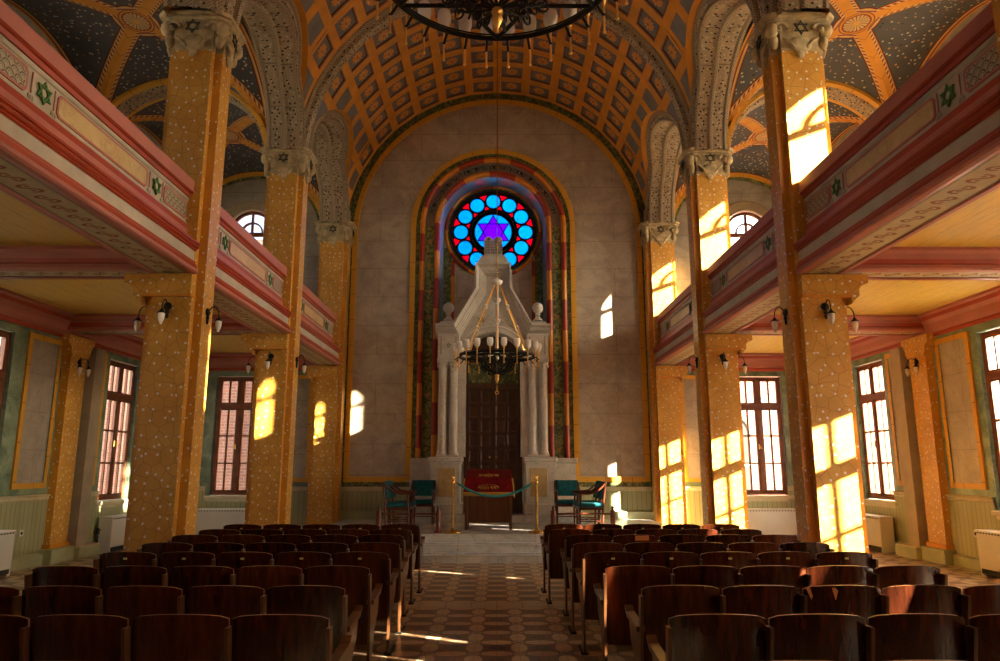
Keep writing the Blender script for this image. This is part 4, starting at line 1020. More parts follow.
# ------------------------------------------------------------------ gallery balustrades
def balustrade(s, i, where):
    y0, y1 = PIER[i] + PD, PIER[i + 1] - PD
    if i == 4: y1 = 16.22
    yc = (y0 + y1) / 2; L = (y1 - y0) / 2; sh = .09 if i == 2 else 0
    t = thing('gallery_balustrade', 'pink and red %s gallery front with green stars, %s' % ('left' if s < 0 else 'right', where), 'balustrade', (s * 3.8, yc, 3.86), 'gallery fronts between the piers')
    def sweep(name, segs, parent=t, extra=None):
        m = MB()
        for prof, mat in segs:
            for (xa, za), (xb, zb) in zip(prof, prof[1:]):
                m.face([(s * (xa - 3.8), -L, za - 3.86), (s * (xa - 3.8), L, za - 3.86), (s * (xb - 3.8), L, zb - 3.86), (s * (xb - 3.8), -L, zb - 3.86)], mat, uv=[(-L, 0), (L, 0), (L, 1), (-L, 1)] if mat == 'frieze' else None)
        for e in (-1, 1):
            pl = [p for prof, _ in segs for p in prof]
            m.face([(s * (p[0] - 3.8), e * L, p[1] - 3.86) for p in pl], segs[0][1])
        return m.build(name, parent)
    sweep('handrail', [([(3.98, 5.06), (3.745, 5.06), (3.73, 5.04), (3.73, 4.905)], 'pink'), ([(3.73, 4.905), (3.745, 4.89), (3.765, 4.885), (3.775, 4.845), (3.80, 4.845), (3.98, 4.845)], 'dark_red')])
    sweep('frieze_board', [([(3.80, 4.845), (3.785, 4.835), (3.78, 4.815), (3.785, 4.795), (3.80, 4.785)], 'moulding_grey'), ([(3.80, 4.785), (3.80, 4.53)], 'moulding_grey'), ([(3.80, 4.53), (3.785, 4.52), (3.785, 4.505), (3.80, 4.495), (3.96, 4.495), (3.96, 4.845)], 'moulding_grey')])
    sweep('cornice', [([(3.96, 4.495), (3.775, 4.495), (3.775, 4.435)], 'dark_red'), ([(3.775, 4.435), (3.765, 4.38), (3.73, 4.32), (3.68, 4.275), (3.63, 4.255), (3.60, 4.25)], 'pink'),
        ([(3.60, 4.25), (3.60, 4.225), (3.615, 4.215), (3.605, 4.20), (3.615, 4.185), (3.635, 4.175), (3.63, 4.16), (3.65, 4.15)], 'dark_red'), ([(3.65, 4.15), (3.655, 4.145), (3.655, 4.03)], 'moulding_grey'),
        ([(3.655, 4.03), (3.64, 4.02), (3.645, 4.0), (3.625, 3.985), (3.63, 3.965), (3.61, 3.955), (3.62, 3.935), (3.605, 3.925)], 'dark_red'), ([(3.605, 3.925), (3.595, 3.91), (3.595, 3.885), (3.615, 3.87), (3.66, 3.865)], 'pink'), ([(3.66, 3.865), (3.96, 4.2)], 'dark_red')])
    sweep('soffit', [([(3.64, 3.872), (3.72, 3.88)], 'dark_red'), ([(3.72, 3.88), (4.09, 3.88)], 'frieze'), ([(4.09, 3.88), (4.10, 3.865), (4.15, 3.865), (4.16, 3.88)], 'pink'), ([(4.16, 3.88), (4.20, 3.89), (4.24, 3.93), (4.28, 3.94), (4.34, 4.0), (4.36, 4.06)], 'dark_red'), ([(4.36, 4.06), (4.42, 4.10), (4.44, 4.2), (3.96, 4.24)], 'pink')])  # first dark red strip is the shadow behind the bead, put into colour
    X = -s * .0
    def pl(u0, u1, z0, z1, mat, d, name, cut=0.0):
        m = MB(); xx = s * (-d)
        z0 -= 3.86; z1 -= 3.86; c = cut
        P = [(u0 + c, z0), (u1 - c, z0), (u1, z0 + c), (u1, z1 - c), (u1 - c, z1), (u0 + c, z1), (u0, z1 - c), (u0, z0 + c)] if c else [(u0, z0), (u1, z0), (u1, z1), (u0, z1)]
        def ins(q): cu, cz = (u0 + u1) / 2, (z0 + z1) / 2; return (cu + (q[0] - cu) * (1 - .022 / (u1 - u0) * 2), cz + (q[1] - cz) * (1 - .022 / (z1 - z0) * 2))
        I = [ins(q) for q in P]
        for a in range(len(P)):
            b = (a + 1) % len(P); m.face([(xx, P[a][0], P[a][1]), (xx, P[b][0], P[b][1]), (xx, I[b][0], I[b][1]), (xx, I[a][0], I[a][1])], 'pink'); m.face([(0, P[a][0], P[a][1]), (0, P[b][0], P[b][1]), (xx, P[b][0], P[b][1]), (xx, P[a][0], P[a][1])], 'pink')
        m.face([(xx * .5, p[0], p[1]) for p in I], mat, uv=[(p[0], p[1]) for p in I]); m.build(name, t)
    pl(-.80, .80, 4.55, 4.765, 'yellow_marble', .012, 'marble_panel', .035)
    for e in (-1, 1):
        a, b = sorted((e * 1.20, e * (L - .02))); pl(a, b, 4.55, 4.765, 'scale_relief', .012, 'scale_panel', .035)
        m = MB(); hexagram(m, s * -.014, e * 1.0, 4.655 - 3.86, .105, .15, 0, 'green_paint', .012, -s); st = m.build('star', t)
        m = MB(); blob(m, (s * -.012, e * 1.0, 4.655 - 3.86), .035, 'moulding_grey', .35, 1, 1.2)
        for q in (-1, 1):
            u = e * 1.0 + q * .15
            for k in (-1, 0, 1): m.tube([(s * -.012, u + k * .022, .70), (s * -.016, u + k * .03, .665), (s * -.012, u + k * .02, .655)], .009, 'moulding_grey', 5)
            m.tube([(s * -.012, u, .72), (s * -.012, u, .90)], .007, 'pink', 4)
        m.build('relief_moulding', st)
wh = ['behind the camera', 'beside the camera', 'nearest bay in view', 'middle bay in view', 'bay next to the far wall']
for i in range(1, 5):
    for s in (-1, 1): balustrade(s, i, wh[i])

# ------------------------------------------------------------------ wall lamps
def make_sconce(double=False):
    t = thing('wall_lamp', 'lamp', 'wall lamp', group='iron wall lamps on the piers')
    m = MB(); m.lathe([(.0, 0), (.045, 0), (.05, -.012), (.038, -.022), (.02, -.028), (0, -.03)], 0, 0, 0, 'iron', 16, axis=1)
    blob(m, (0, -.015, -.07), .028, 'iron', 1, .7, 1); blob(m, (0, -.012, -.115), .02, 'iron', 1, .7, 1.4); m.tube([(0, -.01, -.02), (0, -.02, -.07), (0, -.012, -.15)], .012, 'iron', 6); m.build('back_plate', t)
    for dx in ((-.13, .13) if double else (0,)):
        out = -.10 if double else -.14
        m = MB(); P = []
        for k in range(13):
            a = PI * k / 12; P.append((dx * (1 - math.cos(a)) / 2, out * (1 - math.cos(a)) / 2 - .01, -.08 + .02 * k / 12 + .14 * math.sin(a)))
        P.append((dx, out - .01, -.08)); m.tube(P, .006, 'iron', 6)
        m.tube([(dx * .3, out * .3, .0), (dx * .2, out * .2, -.04), (0, -.02, -.07)], .005, 'iron', 5); arm = m.build('arm', t)
        m = MB(); m.lathe([(.0, -.06), (.012, -.062), (.016, -.075), (.045, -.105), (.05, -.112), (.0, -.112)], dx, out - .01, 0, 'iron', 14); m.build('lamp_cap', arm)
        m = MB(); m.lathe([(.034, -.11), (.038, -.13), (.036, -.17), (.026, -.21), (.016, -.225), (.014, -.235), (.018, -.24), (.0, -.25)], dx, out - .01, 0, 'opal_glass', 14); m.build('glass_shade', arm)
    return t
sc = Placer(make_sconce())
face = {'front': 'on its camera side', 'nave': 'on its nave side', 'aisle': 'on its aisle side'}
for i, pn in ((3, 'largest'), (4, 'middle')):
    for s, side in ((-1, 'left'), (1, 'right')):
        y = PIER[i]; lab = 'iron wall lamp on the %s %s pier, %s'
        sc((s * 3.92, y - PD - .002, 3.47), 0, lab % (side, pn, face['front']))
        sc((s * 3.548, y - .02, 3.45), R(-90) if s > 0 else R(90), lab % (side, pn, face['nave']))
        sc((s * 4.232, y - .02, 3.45), R(90) if s > 0 else R(-90), lab % (side, pn, face['aisle']))
ds = Placer(make_sconce(True))
for s, side in ((-1, 'left'), (1, 'right')):
    ds((s * 7.455, 12.61 if s < 0 else 12.49, 3.42), R(-90) if s > 0 else R(90), 'two-armed black wall lamp on the ochre pilaster of the %s aisle wall' % side, 'two-armed wall lamps on the pilasters')

# ------------------------------------------------------------------ chandeliers
def chandelier(label, loc, Rg, n, k, hub, top):
    t = thing('chandelier', label, 'chandelier', loc, 'round iron chandeliers')
    kk = max(k, .85)
    def circ(r, z=0, q=64): return [(r * math.cos(2 * PI * j / q), r * math.sin(2 * PI * j / q), z) for j in range(q)]
    m = MB(); m.tube(circ(Rg), .030 * kk, 'iron', 8, True); m.tube(circ(Rg, .05 * k), .010 * k, 'iron', 6, True)
    m.build('ring', t)
    m = MB()
    for q in range(6):
        a = R(90 + 60 * q); b = R(90 + 60 * q + 120)
        m.tube([(Rg * math.cos(a), Rg * math.sin(a), 0), (Rg * math.cos(b), Rg * math.sin(b), 0)], .026 * k, 'iron', 6)
    m.build('star_frame', t)
    br = .40 * Rg + .07 if k == 1 else .34 * Rg + .05
    for q in range(12):           # scroll basket under the middle
        a = R(30 * q + 22); ca, sa = math.cos(a), math.sin(a); m = MB()
        def W_(u, z): return (u * ca, u * sa, z)
        P = [W_(br * math.sin(PI * j / 14) * .95 + .02, .05 * k - .52 * k * j / 14) for j in range(15)]; m.tube(P, .016 * k, 'iron', 5)
        for (cu, cz, r0, sg) in ((br * .55, -.14 * k, .12 * k, 1), (br * .88, -.31 * k, .13 * k, -1), (br * .48, -.43 * k, .11 * k, 1), (br * 1.12, -.12 * k, .12 * k, -1)):
            P = []; 
            for j in range(18): aa = j * .55; r = r0 * math.exp(-.09 * j); P.append(W_(cu + sg * r * math.cos(aa), cz + r * math.sin(aa)))
            m.tube(P, .013 * k, 'iron', 5)
        m.build('scroll', t)
    m = MB(); m.lathe([(.0, -.44), (.03, -.45), (.055, -.49), (.06, -.52), (.04, -.54), (.05, -.56), (.055, -.60), (.03, -.66), (.008, -.71), (0, -.72)], 0, 0, 0, 'gold', 14); f = m.build('finial', t)
    for v in f.data.vertices: v.co *= k if True else 1
    m = MB(); rt = .04 * k; RODS = 6
    for q in range(RODS):
        a = R(60 * q + 30); m = MB(); p0 = Vector((Rg * .93 * math.cos(a), Rg * .93 * math.sin(a), .02)); p1 = Vector((rt * math.cos(a), rt * math.sin(a), hub - .05))
        m.tube([p0, p1], .017 * k, 'gold', 6); r_ = m.build('support_rod', t)
        for fr in (.36, .66):
            m = MB(); c = p0.lerp(p1, fr); blob(m, c, .042 * k, 'opal_glass'); m.build('glass_bead', r_)
    m = MB(); m.lathe([(.012, hub + .05), (.03 * k, hub + .02), (.10 * k, hub), (.16 * k, hub - .03), (.12 * k, hub - .09), (.03, hub - .12), (.03 * k, hub - .20)], 0, 0, 0, 'opal_glass', 18); m.build('hub_bowl', t)
    m = MB(); st = [(.045 * k, hub - .15)]; zz = hub - .15
    for frac in (.72, .45):
        z = hub * frac; st += [(.040 * k, z + .12 * k), (.042 * k, z + .10 * k), (.10 * k, z + .06 * k), (.105 * k, z + .02 * k), (.06 * k, z - .05 * k), (.040 * k, z - .07 * k)]
    st += [(.042 * k, .1), (.06 * k, -.05)]
    m.lathe(st, 0, 0, 0, 'opal_glass', 14); m.build('stem', t)
    m = MB(); m.tube([(0, 0, hub), (0, 0, top)], .010, 'gold' if k > 1 else 'brass', 6); m.build('chain', t)
    if k < 1:
        m = MB(); m.tube([(0, 0, -.54), (0, 0, -.66)], .004, 'gold', 5); m.tube([(.03 * math.cos(2 * PI * j / 10), 0, -.69 + .03 * math.sin(2 * PI * j / 10)) for j in range(10)], .008, 'gold', 5, True); m.build('pull_ring', t)
    for q in range(n):
        a = 2 * PI * (q + .5) / n; ca, sa = math.cos(a), math.sin(a); rl = Rg + .11 * k
        m = MB(); m.tube([(Rg * ca, Rg * sa, 0), ((rl - .01) * ca, (rl - .01) * sa, -.10 * k)], .016 * k, 'iron', 6)
        blob(m, (rl * ca, rl * sa, -.10 * k), .02 * k, 'iron', n=6)
        m.tube([(rl * ca, rl * sa, -.30 * k), (rl * ca, rl * sa, .05 * k)], .012 * k, 'gold', 6); blob(m, (rl * ca, rl * sa, -.31 * k), .022 * k, 'gold', n=6)
        m.lathe([(.010 * k, .03 * k), (.018 * k, .05 * k), (.022 * k, .08 * k), (.035 * k, .10 * k), (.035 * k, .11 * k), (0, .112 * k)], rl * ca, rl * sa, 0, 'gold', 8)
        la = m.build('lamp_arm', t); m = MB(); g = k if k > 1 else k * 1.0
        m.lathe([(.03 * g, .10 * g), (.065 * g, .13 * g), (.082 * g, .19 * g), (.085 * g, .26 * g), (.075 * g, .32 * g), (.07 * g, .322 * g), (.078 * g, .25 * g), (.06 * g, .15 * g), (.0, .12 * g)], rl * ca, rl * sa, 0, 'opal_glass', 14); m.build('glass_shade', la)
    return t
chandelier('huge black iron ring chandelier with white glass cups, cut by the top of the photo', (0, 6.5, 6.64), 1.24, 32, 1.0, 2.6, SPR + RV - 6.64)
chandelier('smaller black and gold ring chandelier hanging in front of the white ark', (0, 13.5, 3.66), .72, 20, .72, 1.52, SPR + RV - 3.66)

# ------------------------------------------------------------------ the ark
AX = -.09
ark = thing('torah_ark', 'tall white marble ark with gabled top, twin columns and dark panelled doors', 'ark', (AX, 16.2, STAGE))
def ap(mb, name, parent=ark, dx=True):
    o = mb.build(name); o.parent = parent
    if parent is ark: o.location = (0, -16.2, -STAGE)
    return o
def offs(path, d):
    out = []
    for i, p in enumerate(path):
        a = path[max(i - 1, 0)]; b = path[min(i + 1, len(path) - 1)]
        n1 = Vector((-(p[1] - a[1]), p[0] - a[0])) if i else None; n2 = Vector((-(b[1] - p[1]), b[0] - p[0])) if i < len(path) - 1 else None
        if n1 is None: n = n2.normalized()
        elif n2 is None: n = n1.normalized()
        else:
            n1.normalize(); n2.normalize(); n = n1 + n2; n = n / max(.25, n.dot(n1)) if True else n
        out.append((p[0] - n[0] * d, p[1] - n[1] * d))
    return out
m = MB(); m.bbox(-1.95, 1.95, 15.62, 16.7, STAGE, STAGE + .15, 'step_marble', .008); m.build  # base step
b = ap(m, 'base_step')
for s in (-1, 1):
    def X2(a, c): return tuple(sorted((s * a, s * c)))
    m = MB(); a, c = X2(.72, 1.36); m.bbox(a - .05, c + .05, 15.75, 16.6, .57, .80, 'ark_marble', .015); m.bbox(a, c, 15.80, 16.6, .79, 1.66, 'ark_marble', .005)
    m.bbox(a - .02, c + .02, 15.78, 16.6, 1.64, 1.70, 'ark_marble'); m.bbox(a - .05, c + .05, 15.75, 16.6, 1.69, 1.80, 'ark_marble', .02)
    pd = ap(m, 'pedestal'); 
    m = MB(); m.bbox(s * 1.0 - .19, s * 1.0 + .19, 15.78, 15.81, .95, 1.56, 'yellow_marble', .006); m.build('marble_inlay', pd)
    m = MB(); a, c = X2(1.36, 1.86); m.bbox(a, c, 16.25, 16.7, .57, 1.68, 'ark_marble', .005); m.bbox(a, c + (.04 if s > 0 else 0), 16.20, 16.7, 1.66, 1.78, 'ark_marble', .02); m.bbox(a, c + .0, 16.20, 16.7, .57, .80, 'ark_marble', .015)
    ap(m, 'side_plinth')
    for cx in (s * 1.13, s * .885):
        m = MB(); cy_ = 15.98; P = []
        n = 20
        for z in [1.90 + (3.72 - 1.90) * q / 22 for q in range(23)]:
            r = .094 - .012 * (z - 1.9) / 1.82
            P.append([(cx + (r + .004 * math.cos(3 * (2 * PI * k / n) + z * 5)) * math.cos(2 * PI * k / n), cy_ + (r + .004 * math.cos(3 * (2 * PI * k / n) + z * 5)) * math.sin(2 * PI * k / n), z) for k in range(n)])
        m.grid(P, 'ark_marble', cv=True, flip=True); co_ = ap(m, 'column')
        m = MB(); m.bbox(cx - .125, cx + .125, cy_ - .125, cy_ + .125, 1.80, 1.84, 'ark_marble'); m.lathe([(.12, 1.84), (.125, 1.86), (.11, 1.88), (.115, 1.90), (.098, 1.92)], cx, cy_, 0, 'ark_marble', 20); m.build('column_base', co_)
        m = MB(); m.lathe([(.086, 3.70), (.10, 3.715), (.09, 3.73), (.095, 3.80), (.125, 3.88), (.13, 3.90)], cx, cy_, 0, 'ark_marble', 20)
        for q in range(8): aa = 2 * PI * q / 8; blob(m, (cx + .105 * math.cos(aa), cy_ + .105 * math.sin(aa), 3.82), .028, 'ark_marble', 1, 1, 1.7, 6)
        m.bbox(cx - .13, cx + .13, cy_ - .13, cy_ + .13, 3.895, 3.93, 'ark_marble'); m.build('column_capital', co_)
    m = MB(); a, c = X2(.62, .86); m.bbox(a, c, 16.02, 16.6, 1.80, 3.93, 'ark_marble', .004); a, c = X2(.80, 1.24); m.box(a, c, 16.12, 16.6, 1.8, 3.93, 'ark_marble'); ap(m, 'jamb')
    m = MB(); a, c = X2(.76, 1.25); m.bbox(a - .01, c + .01, 15.86, 16.6, 3.93, 4.0, 'ark_marble'); m.bbox(a, c, 15.88, 16.6, 4.0, 4.54, 'ark_marble', .004)
    for q in (-.17, .17): m.bbox((a + c) / 2 + q - .018, (a + c) / 2 + q + .018, 15.872, 15.89, 4.08, 4.50, 'grey_plaster', .004)
    eb = ap(m, 'entablature')
    m = MB(); hexagram(m, (a + c) / 2, 15.878, 4.28, .055, .14, 1, 'green_paint', .006, -1); m.build('star', eb)
    # ball finial on the corner
    m = MB(); cx = s * 1.03
    m.bbox(cx - .18, cx + .18, 15.90, 16.26, 4.76, 4.84, 'ark_marble'); m.lathe([(.13, 4.88), (.11, 4.91), (.06, 4.96), (.045, 5.02), (.07, 5.04), (.045, 5.06), (.055, 5.08)], cx, 16.08, 0, 'ark_marble', 18); blob(m, (cx, 16.08, 5.19), .13, 'ark_marble', n=18); ap(m, 'ball_finial')
# gable field with its arch
m = MB(); A = []
na = 24
arc = [(.66 * math.cos(PI * k / na), 3.93 + .66 * math.sin(PI * k / na)) for k in range(na + 1)]
def outl(x):     # height of gable field outline over x
    ax_ = abs(x)
    return 6.12 if ax_ <= .44 else 6.12 if ax_ < .44 else max(4.6, 5.70 - (ax_ - .44) * (5.70 - 4.70) / (.95 - .44))
xs = sorted(set([p[0] for p in arc] + [-.95, -.80, .80, .95, -.44, .44, -.4401, .4401]))
for x0, x1 in zip(xs, xs[1:]):
    def lo(x): return 3.93 + math.sqrt(max(0, .66 ** 2 - x * x)) if abs(x) < .66 else 3.93
    def hi(x, side): 
        ax_ = abs(x)
        if ax_ < .4401 and side < .4401: return 6.12
        return outl(x) if ax_ >= .44 else 6.12
    mid = abs((x0 + x1) / 2)
    h0 = 6.12 if mid < .44 else 5.70 - (abs(x0) - .44) * 1.96; h1 = 6.12 if mid < .44 else 5.70 - (abs(x1) - .44) * 1.96
    m.face([(x0, 16.12, lo(x0)), (x1, 16.12, lo(x1)), (x1, 16.12, h1), (x0, 16.12, h0)], 'ark_marble')
    m.face([(x0, 16.6, h0), (x1, 16.6, h1), (x1, 16.12, h1), (x0, 16.12, h0)], 'ark_marble')
ap(m, 'gable')
m = MB(); m.arch([(.86, 16.12), (.86, 16.07), (.82, 16.05), (.78, 16.06), (.70, 16.06), (.67, 16.09), (.66, 16.12), (.66, 16.5)], 0, 3.93, None, 'ark_marble', n=32); ap(m, 'archivolt')
m = MB(); path = [(-1.31, 4.77), (-.90, 4.77), (-.41, 5.62), (-.41, 6.20), (.41, 6.20), (.41, 5.62), (.90, 4.77), (1.31, 4.77)]
prof = [(0, 16.6), (0, 15.78), (-.035, 15.78), (-.045, 15.83), (-.07, 15.85), (-.075, 15.90), (-.12, 15.91), (-.13, 15.94), (-.16, 15.96), (-.165, 16.0), (-.20, 16.02), (-.21, 16.06), (-.24, 16.08), (-.25, 16.14)]
rows = []
for d, y in prof: rows.append([(p[0], y, p[1]) for p in offs(path, -d)])
m.grid(rows, 'ark_marble', smooth=False)
for s in (-1, 1):
    m.face([(s * 1.31, y, 4.77 + d) for d, y in prof] + [(s * 1.31, 16.6, 4.52)], 'ark_marble')
    for q in range(9): x = s * (.80 + q * .056); m.box(x - .017, x + .017, 15.92, 15.98, 4.535, 4.57, 'ark_marble')
ap(m, 'raking_cornice')
m = MB(); hexagram(m, .0 - .28, 16.112, 4.92, .085, .14, 1, 'green_paint', .006, -1); ap(m, 'star')
m = MB(); hexagram(m, -.28, 16.112, 5.80, .05, .14, 1, 'green_paint', .006, -1); 
for s in (-1, 1): m.tube([(s * .50, 16.1, 4.72), (s * .34, 16.1, 4.80), (s * .36, 16.1, 4.93), (s * .22, 16.1, 4.86), (s * .10, 16.1, 5.02)], .012, 'stone', 5)
ap(m, 'relief_moulding')
# stepped block and tablets of the law
m = MB(); P = [(-.35, 6.20), (.35, 6.20), (.35, 6.28), (.33, 6.33), (.31, 6.34), (.30, 6.38), (.26, 6.42), (-.26, 6.42), (-.30, 6.38), (-.31, 6.34), (-.33, 6.33), (-.35, 6.28)]; m.prism(P, 1, 15.95, 16.25, 'ark_marble'); ap(m, 'tablet_base')
m = MB(); w_ = .108
for cx in (-w_, w_):
    P = [(cx - w_ + .002, 6.42), (cx + w_ - .002, 6.42)] + [(cx + (w_ - .002) * math.cos(PI * k / 12), 6.79 + (w_ - .002) * math.sin(PI * k / 12)) for k in range(13)]
    m.prism(P, 1, 16.02, 16.10, 'ark_marble')
tb = ap(m, 'stone_tablets')
def text_mesh(mb, txt, x, y, z, size, mat, depth=.004, align='CENTER', axis_n=-1):
    cu = bpy.data.curves.new('glyph', 'FONT'); cu.body = txt; cu.size = size; cu.align_x = align; cu.resolution_u = 1; cu.extrude = depth
    o = bpy.data.objects.new('glyph', cu); COL.objects.link(o); bpy.context.view_layer.update()
    me = bpy.data.meshes.new_from_object(o.evaluated_get(bpy.context.evaluated_depsgraph_get())); b = len(mb.v); k = mb.mi(mat)
    for v in me.vertices: mb.v.append((x + v.co.x, y - v.co.z, z + v.co.y))
    for p in me.polygons: mb.f.append(tuple(b + i for i in p.vertices)); mb.m.append(k); mb.sm.append(False); mb.uv.append([(0, 0)] * len(p.vertices))
    bpy.data.objects.remove(o); bpy.data.curves.remove(cu); bpy.data.meshes.remove(me)
m = MB()
right = ["אנכי ה", "לא יהיה", "לא תשא", "זכור את", "כבד את"]; left = ["לא תרצח", "לא תנאף", "לא תגנב", "לא תענה", "לא תחמד"]
for cx, T in ((w_, right), (-w_, left)):
    for k, s_t in enumerate(T): text_mesh(m, s_t[::-1], cx, 16.012, 6.73 - k * .062, .068, 'letter_brown')
hexagram(m, -w_, 16.016, 6.83, .04, .3, 1, 'letter_brown', .004, -1); text_mesh(m, "י", w_ + .02, 16.012, 6.81, .07, 'letter_brown'); text_mesh(m, "י", w_ - .02, 16.012, 6.81, .07, 'letter_brown')
m.build('lettering', tb)
# doors
m = MB(); m.box(-.66, .66, 16.42, 16.5, .57, 4.6, 'door_wood'); m.bbox(-.66, .66, 16.30, 16.44, 3.36, 3.46, 'door_wood'); m.bbox(-.66, -.60, 16.34, 16.44, .57, 3.4, 'door_wood'); m.bbox(.60, .66, 16.34, 16.44, .57, 3.4, 'door_wood'); ap(m, 'door_frame')
m = MB(); 
for s in (-1, 1): m.bbox(s * .04, s * .58, 16.40, 16.43, 3.48, 3.95, 'leaf_band')
m.bbox(-.04, .04, 16.36, 16.44, 3.46, 4.5, 'door_wood'); ap(m, 'transom')
for s in (-1, 1):
    m = MB(); a, c = sorted((s * .005, s * .60)); m.box(a, c, 16.36, 16.40, .62, 3.36, 'door_wood')
    nr = 8
    for i in range(nr):
        for j in range(2):
            x0 = a + .05 + j * (c - a - .05) / 2; x1 = x0 + (c - a - .05) / 2 - .05; z0 = .70 + i * (2.66 / nr); z1 = z0 + 2.66 / nr - .06
            Q = [(x0, z0), (x1, z0), (x1, z1), (x0, z1)]; I = [(x0 + .03, z0 + .03), (x1 - .03, z0 + .03), (x1 - .03, z1 - .03), (x0 + .03, z1 - .03)]
            for k in range(4):
                l_ = (k + 1) % 4; m.face([(Q[k][0], 16.345, Q[k][1]), (Q[l_][0], 16.345, Q[l_][1]), (I[l_][0], 16.355, I[l_][1]), (I[k][0], 16.355, I[k][1])], 'door_wood'); m.face([(Q[k][0], 16.36, Q[k][1]), (Q[l_][0], 16.36, Q[l_][1]), (Q[l_][0], 16.345, Q[l_][1]), (Q[k][0], 16.345, Q[k][1])], 'door_wood')
    d = ap(m, 'door'); m = MB(); blob(m, (s * .075, 16.32, 1.80), .030, 'brass'); m.tube([(s * .075, 16.36, 1.80), (s * .075, 16.32, 1.80)], .012, 'brass', 6); m.build('door_knob', d)

# ------------------------------------------------------------------ reading desk in front of the ark
dk = thing('reading_desk', 'low wooden reading desk between the two brass posts, carrying the red cover', 'desk', (-.16, 14.2, STAGE))
m = MB(); w_, z_ = .42, 0
m.bbox(-w_, w_, -.30, .30, .13, .66, 'desk_wood', .006)
for s in (-1, 1):
    a, c = sorted((s * .03, s * .36)); m.bbox(a, c, -.312, -.30, .19, .61, 'desk_wood', .006)
m.build('cabinet', dk)
for sx in (-1, 1):
    for sy in (-1, 1): q = MB(); q.bbox(sx * w_ - .03, sx * w_ + .03, sy * .30 - .03, sy * .30 + .03, 0, .66, 'desk_wood', .006); q.build('leg', dk)
m = MB(); m.bbox(-w_ - .04, w_ + .04, -.36, .36, .66, .69, 'desk_wood'); m.prism([(-.32, .69), (.34, .69), (.34, 1.10), (-.32, .92)], 0, -w_ + .02, w_ - .02, 'desk_wood'); m.build('desk_top', dk)
cv = thing('desk_cover', 'dark red velvet cover with gold embroidery draped over the reading desk', 'cloth', (-.16, 14.2, STAGE + .69))
m = MB(); prof = []
w_ = .44
def cover(u, v):   # u across -1..1 ; v along: back bottom 0 -> top back .2 -> top front .55 -> front bottom 1
    pts = [(.38, .02), (.37, .425), (-.345, .245), (-.36, .0)]
    return pts
ys = [(.385, .03), (.38, .25), (.365, .42), (.355, .435), (.2, .40), (0, .345), (-.2, .292), (-.335, .258), (-.352, .245), (-.365, .15), (-.375, .05), (-.385, .0)]
P = []
for yy, zz in ys:
    row = []
    for k in range(15):
        u = -1 + 2 * k / 14; drop = max(0, .24 - zz)
        row.append(((w_ + drop * .16) * u, yy - (drop * .10) * math.sin(u * 11) * .5 - .0, zz))
    P.append(row)
m.grid(P, 'red_velvet')
for s in (-1, 1):
    S = []
    for f_ in (0, .5, 1.0):
        S.append([(s * (w_ + .035 * f_ + .012 * math.sin(k * 1.7) * f_), y2, z2 * (1 - f_) + (.02) * f_) for k, (y2, z2) in enumerate(ys)])
    m.grid(S, 'red_velvet')
m.build('velvet', cv)
m = MB(); m.bbox(-.49, .49, -.40, -.385, -.035, .005, 'gold_thread', .004)
for k in range(50): m.tube([(-.48 + k * .0196, -.393, -.03), (-.48 + k * .0196, -.393, -.065)], .005, 'gold_thread', 4)
for s in (-1, 1):
    m.bbox(s * .49 - .006, s * .49 + .006, -.38, .36, -.02, .015, 'gold_thread', .003); m.tube([(s * .455, -.30, .26), (s * .475, -.37, .10), (s * .49, -.385, -.10)], .012, 'gold_thread', 6)
m.build('gold_fringe', cv)
m = MB()
th_ = math.atan2(.345 - .245, .33)
def onslope(x, t): return (x, -.16 + t * math.cos(.26) * 1, .302 + t * math.sin(.26) + .012)
for k in (0, 1):
    tri = [(.10 * math.cos(R(90 + 120 * q + 180 * k)), .10 * math.sin(R(90 + 120 * q + 180 * k))) for q in range(3)]
    for q in range(3): m.tube([onslope(*tri[q]), onslope(*tri[(q + 1) % 3])], .007, 'gold_thread', 5)
for s in (-1, 1):
    for k in range(3): m.tube([onslope(s * .10, 0), onslope(s * (.13 + .02 * k), .05 - .05 * k), onslope(s * .19, .06 - .06 * k)], .006, 'gold_thread', 5)
m.build('embroidered_star', cv)
m = MB(); text_mesh(m, "לדוד מזמור"[::-1], 0, -.392, .06, .085, 'gold_thread', .003)
for k in range(14): a = PI * k / 13; m.sphere((.19 * math.cos(a), -.385, .09 + .055 * math.sin(a)), .009, 'gold_thread', 6)
m.build('embroidery', cv)

# stanchions and rope
def make_stanchion():
    t = thing('rope_post', 'x', 'barrier post', group='brass barrier posts')
    m = MB(); m.lathe([(.0, 0), (.155, 0), (.16, .012), (.15, .025), (.07, .04), (.03, .06), (.024, .08)], 0, 0, 0, 'brass', 28); m.build('base', t)
    m = MB(); m.lathe([(.022, .06), (.022, .86), (.03, .87), (.03, .92), (.022, .93)], 0, 0, 0, 'brass', 16); m.build('pole', t)
    m = MB(); m.lathe([(.024, .93), (.04, .94), (.04, .95), (.02, .96), (.038, .985), (.03, 1.01), (0, 1.02)], 0, 0, 0, 'brass', 16); m.build('finial', t); return t
st = Placer(make_stanchion())
st((-.80, 13.27, STAGE), 0, 'brass rope post left of the reading desk on the marble platform'); st((.72, 13.27, STAGE), 0, 'brass rope post right of the reading desk on the marble platform')
rp = thing('barrier_rope', 'teal rope sagging between the two brass posts', 'rope', (-.04, 13.27, STAGE))
P = []
for k in range(25): u = -1 + k / 12; P.append((u * .66, 0, .64 + .22 * u * u))
m = MB(); m.tube(P, .020, 'teal_rope', 10); m.build('cord', rp)
for s in (-1, 1): m = MB(); m.tube([(s * .65, 0, .853), (s * .70, 0, .88), (s * .74, 0, .90)], .012, 'brass', 8); blob(m, (s * .67, 0, .86), .024, 'brass', n=8); m.build('hook', rp)

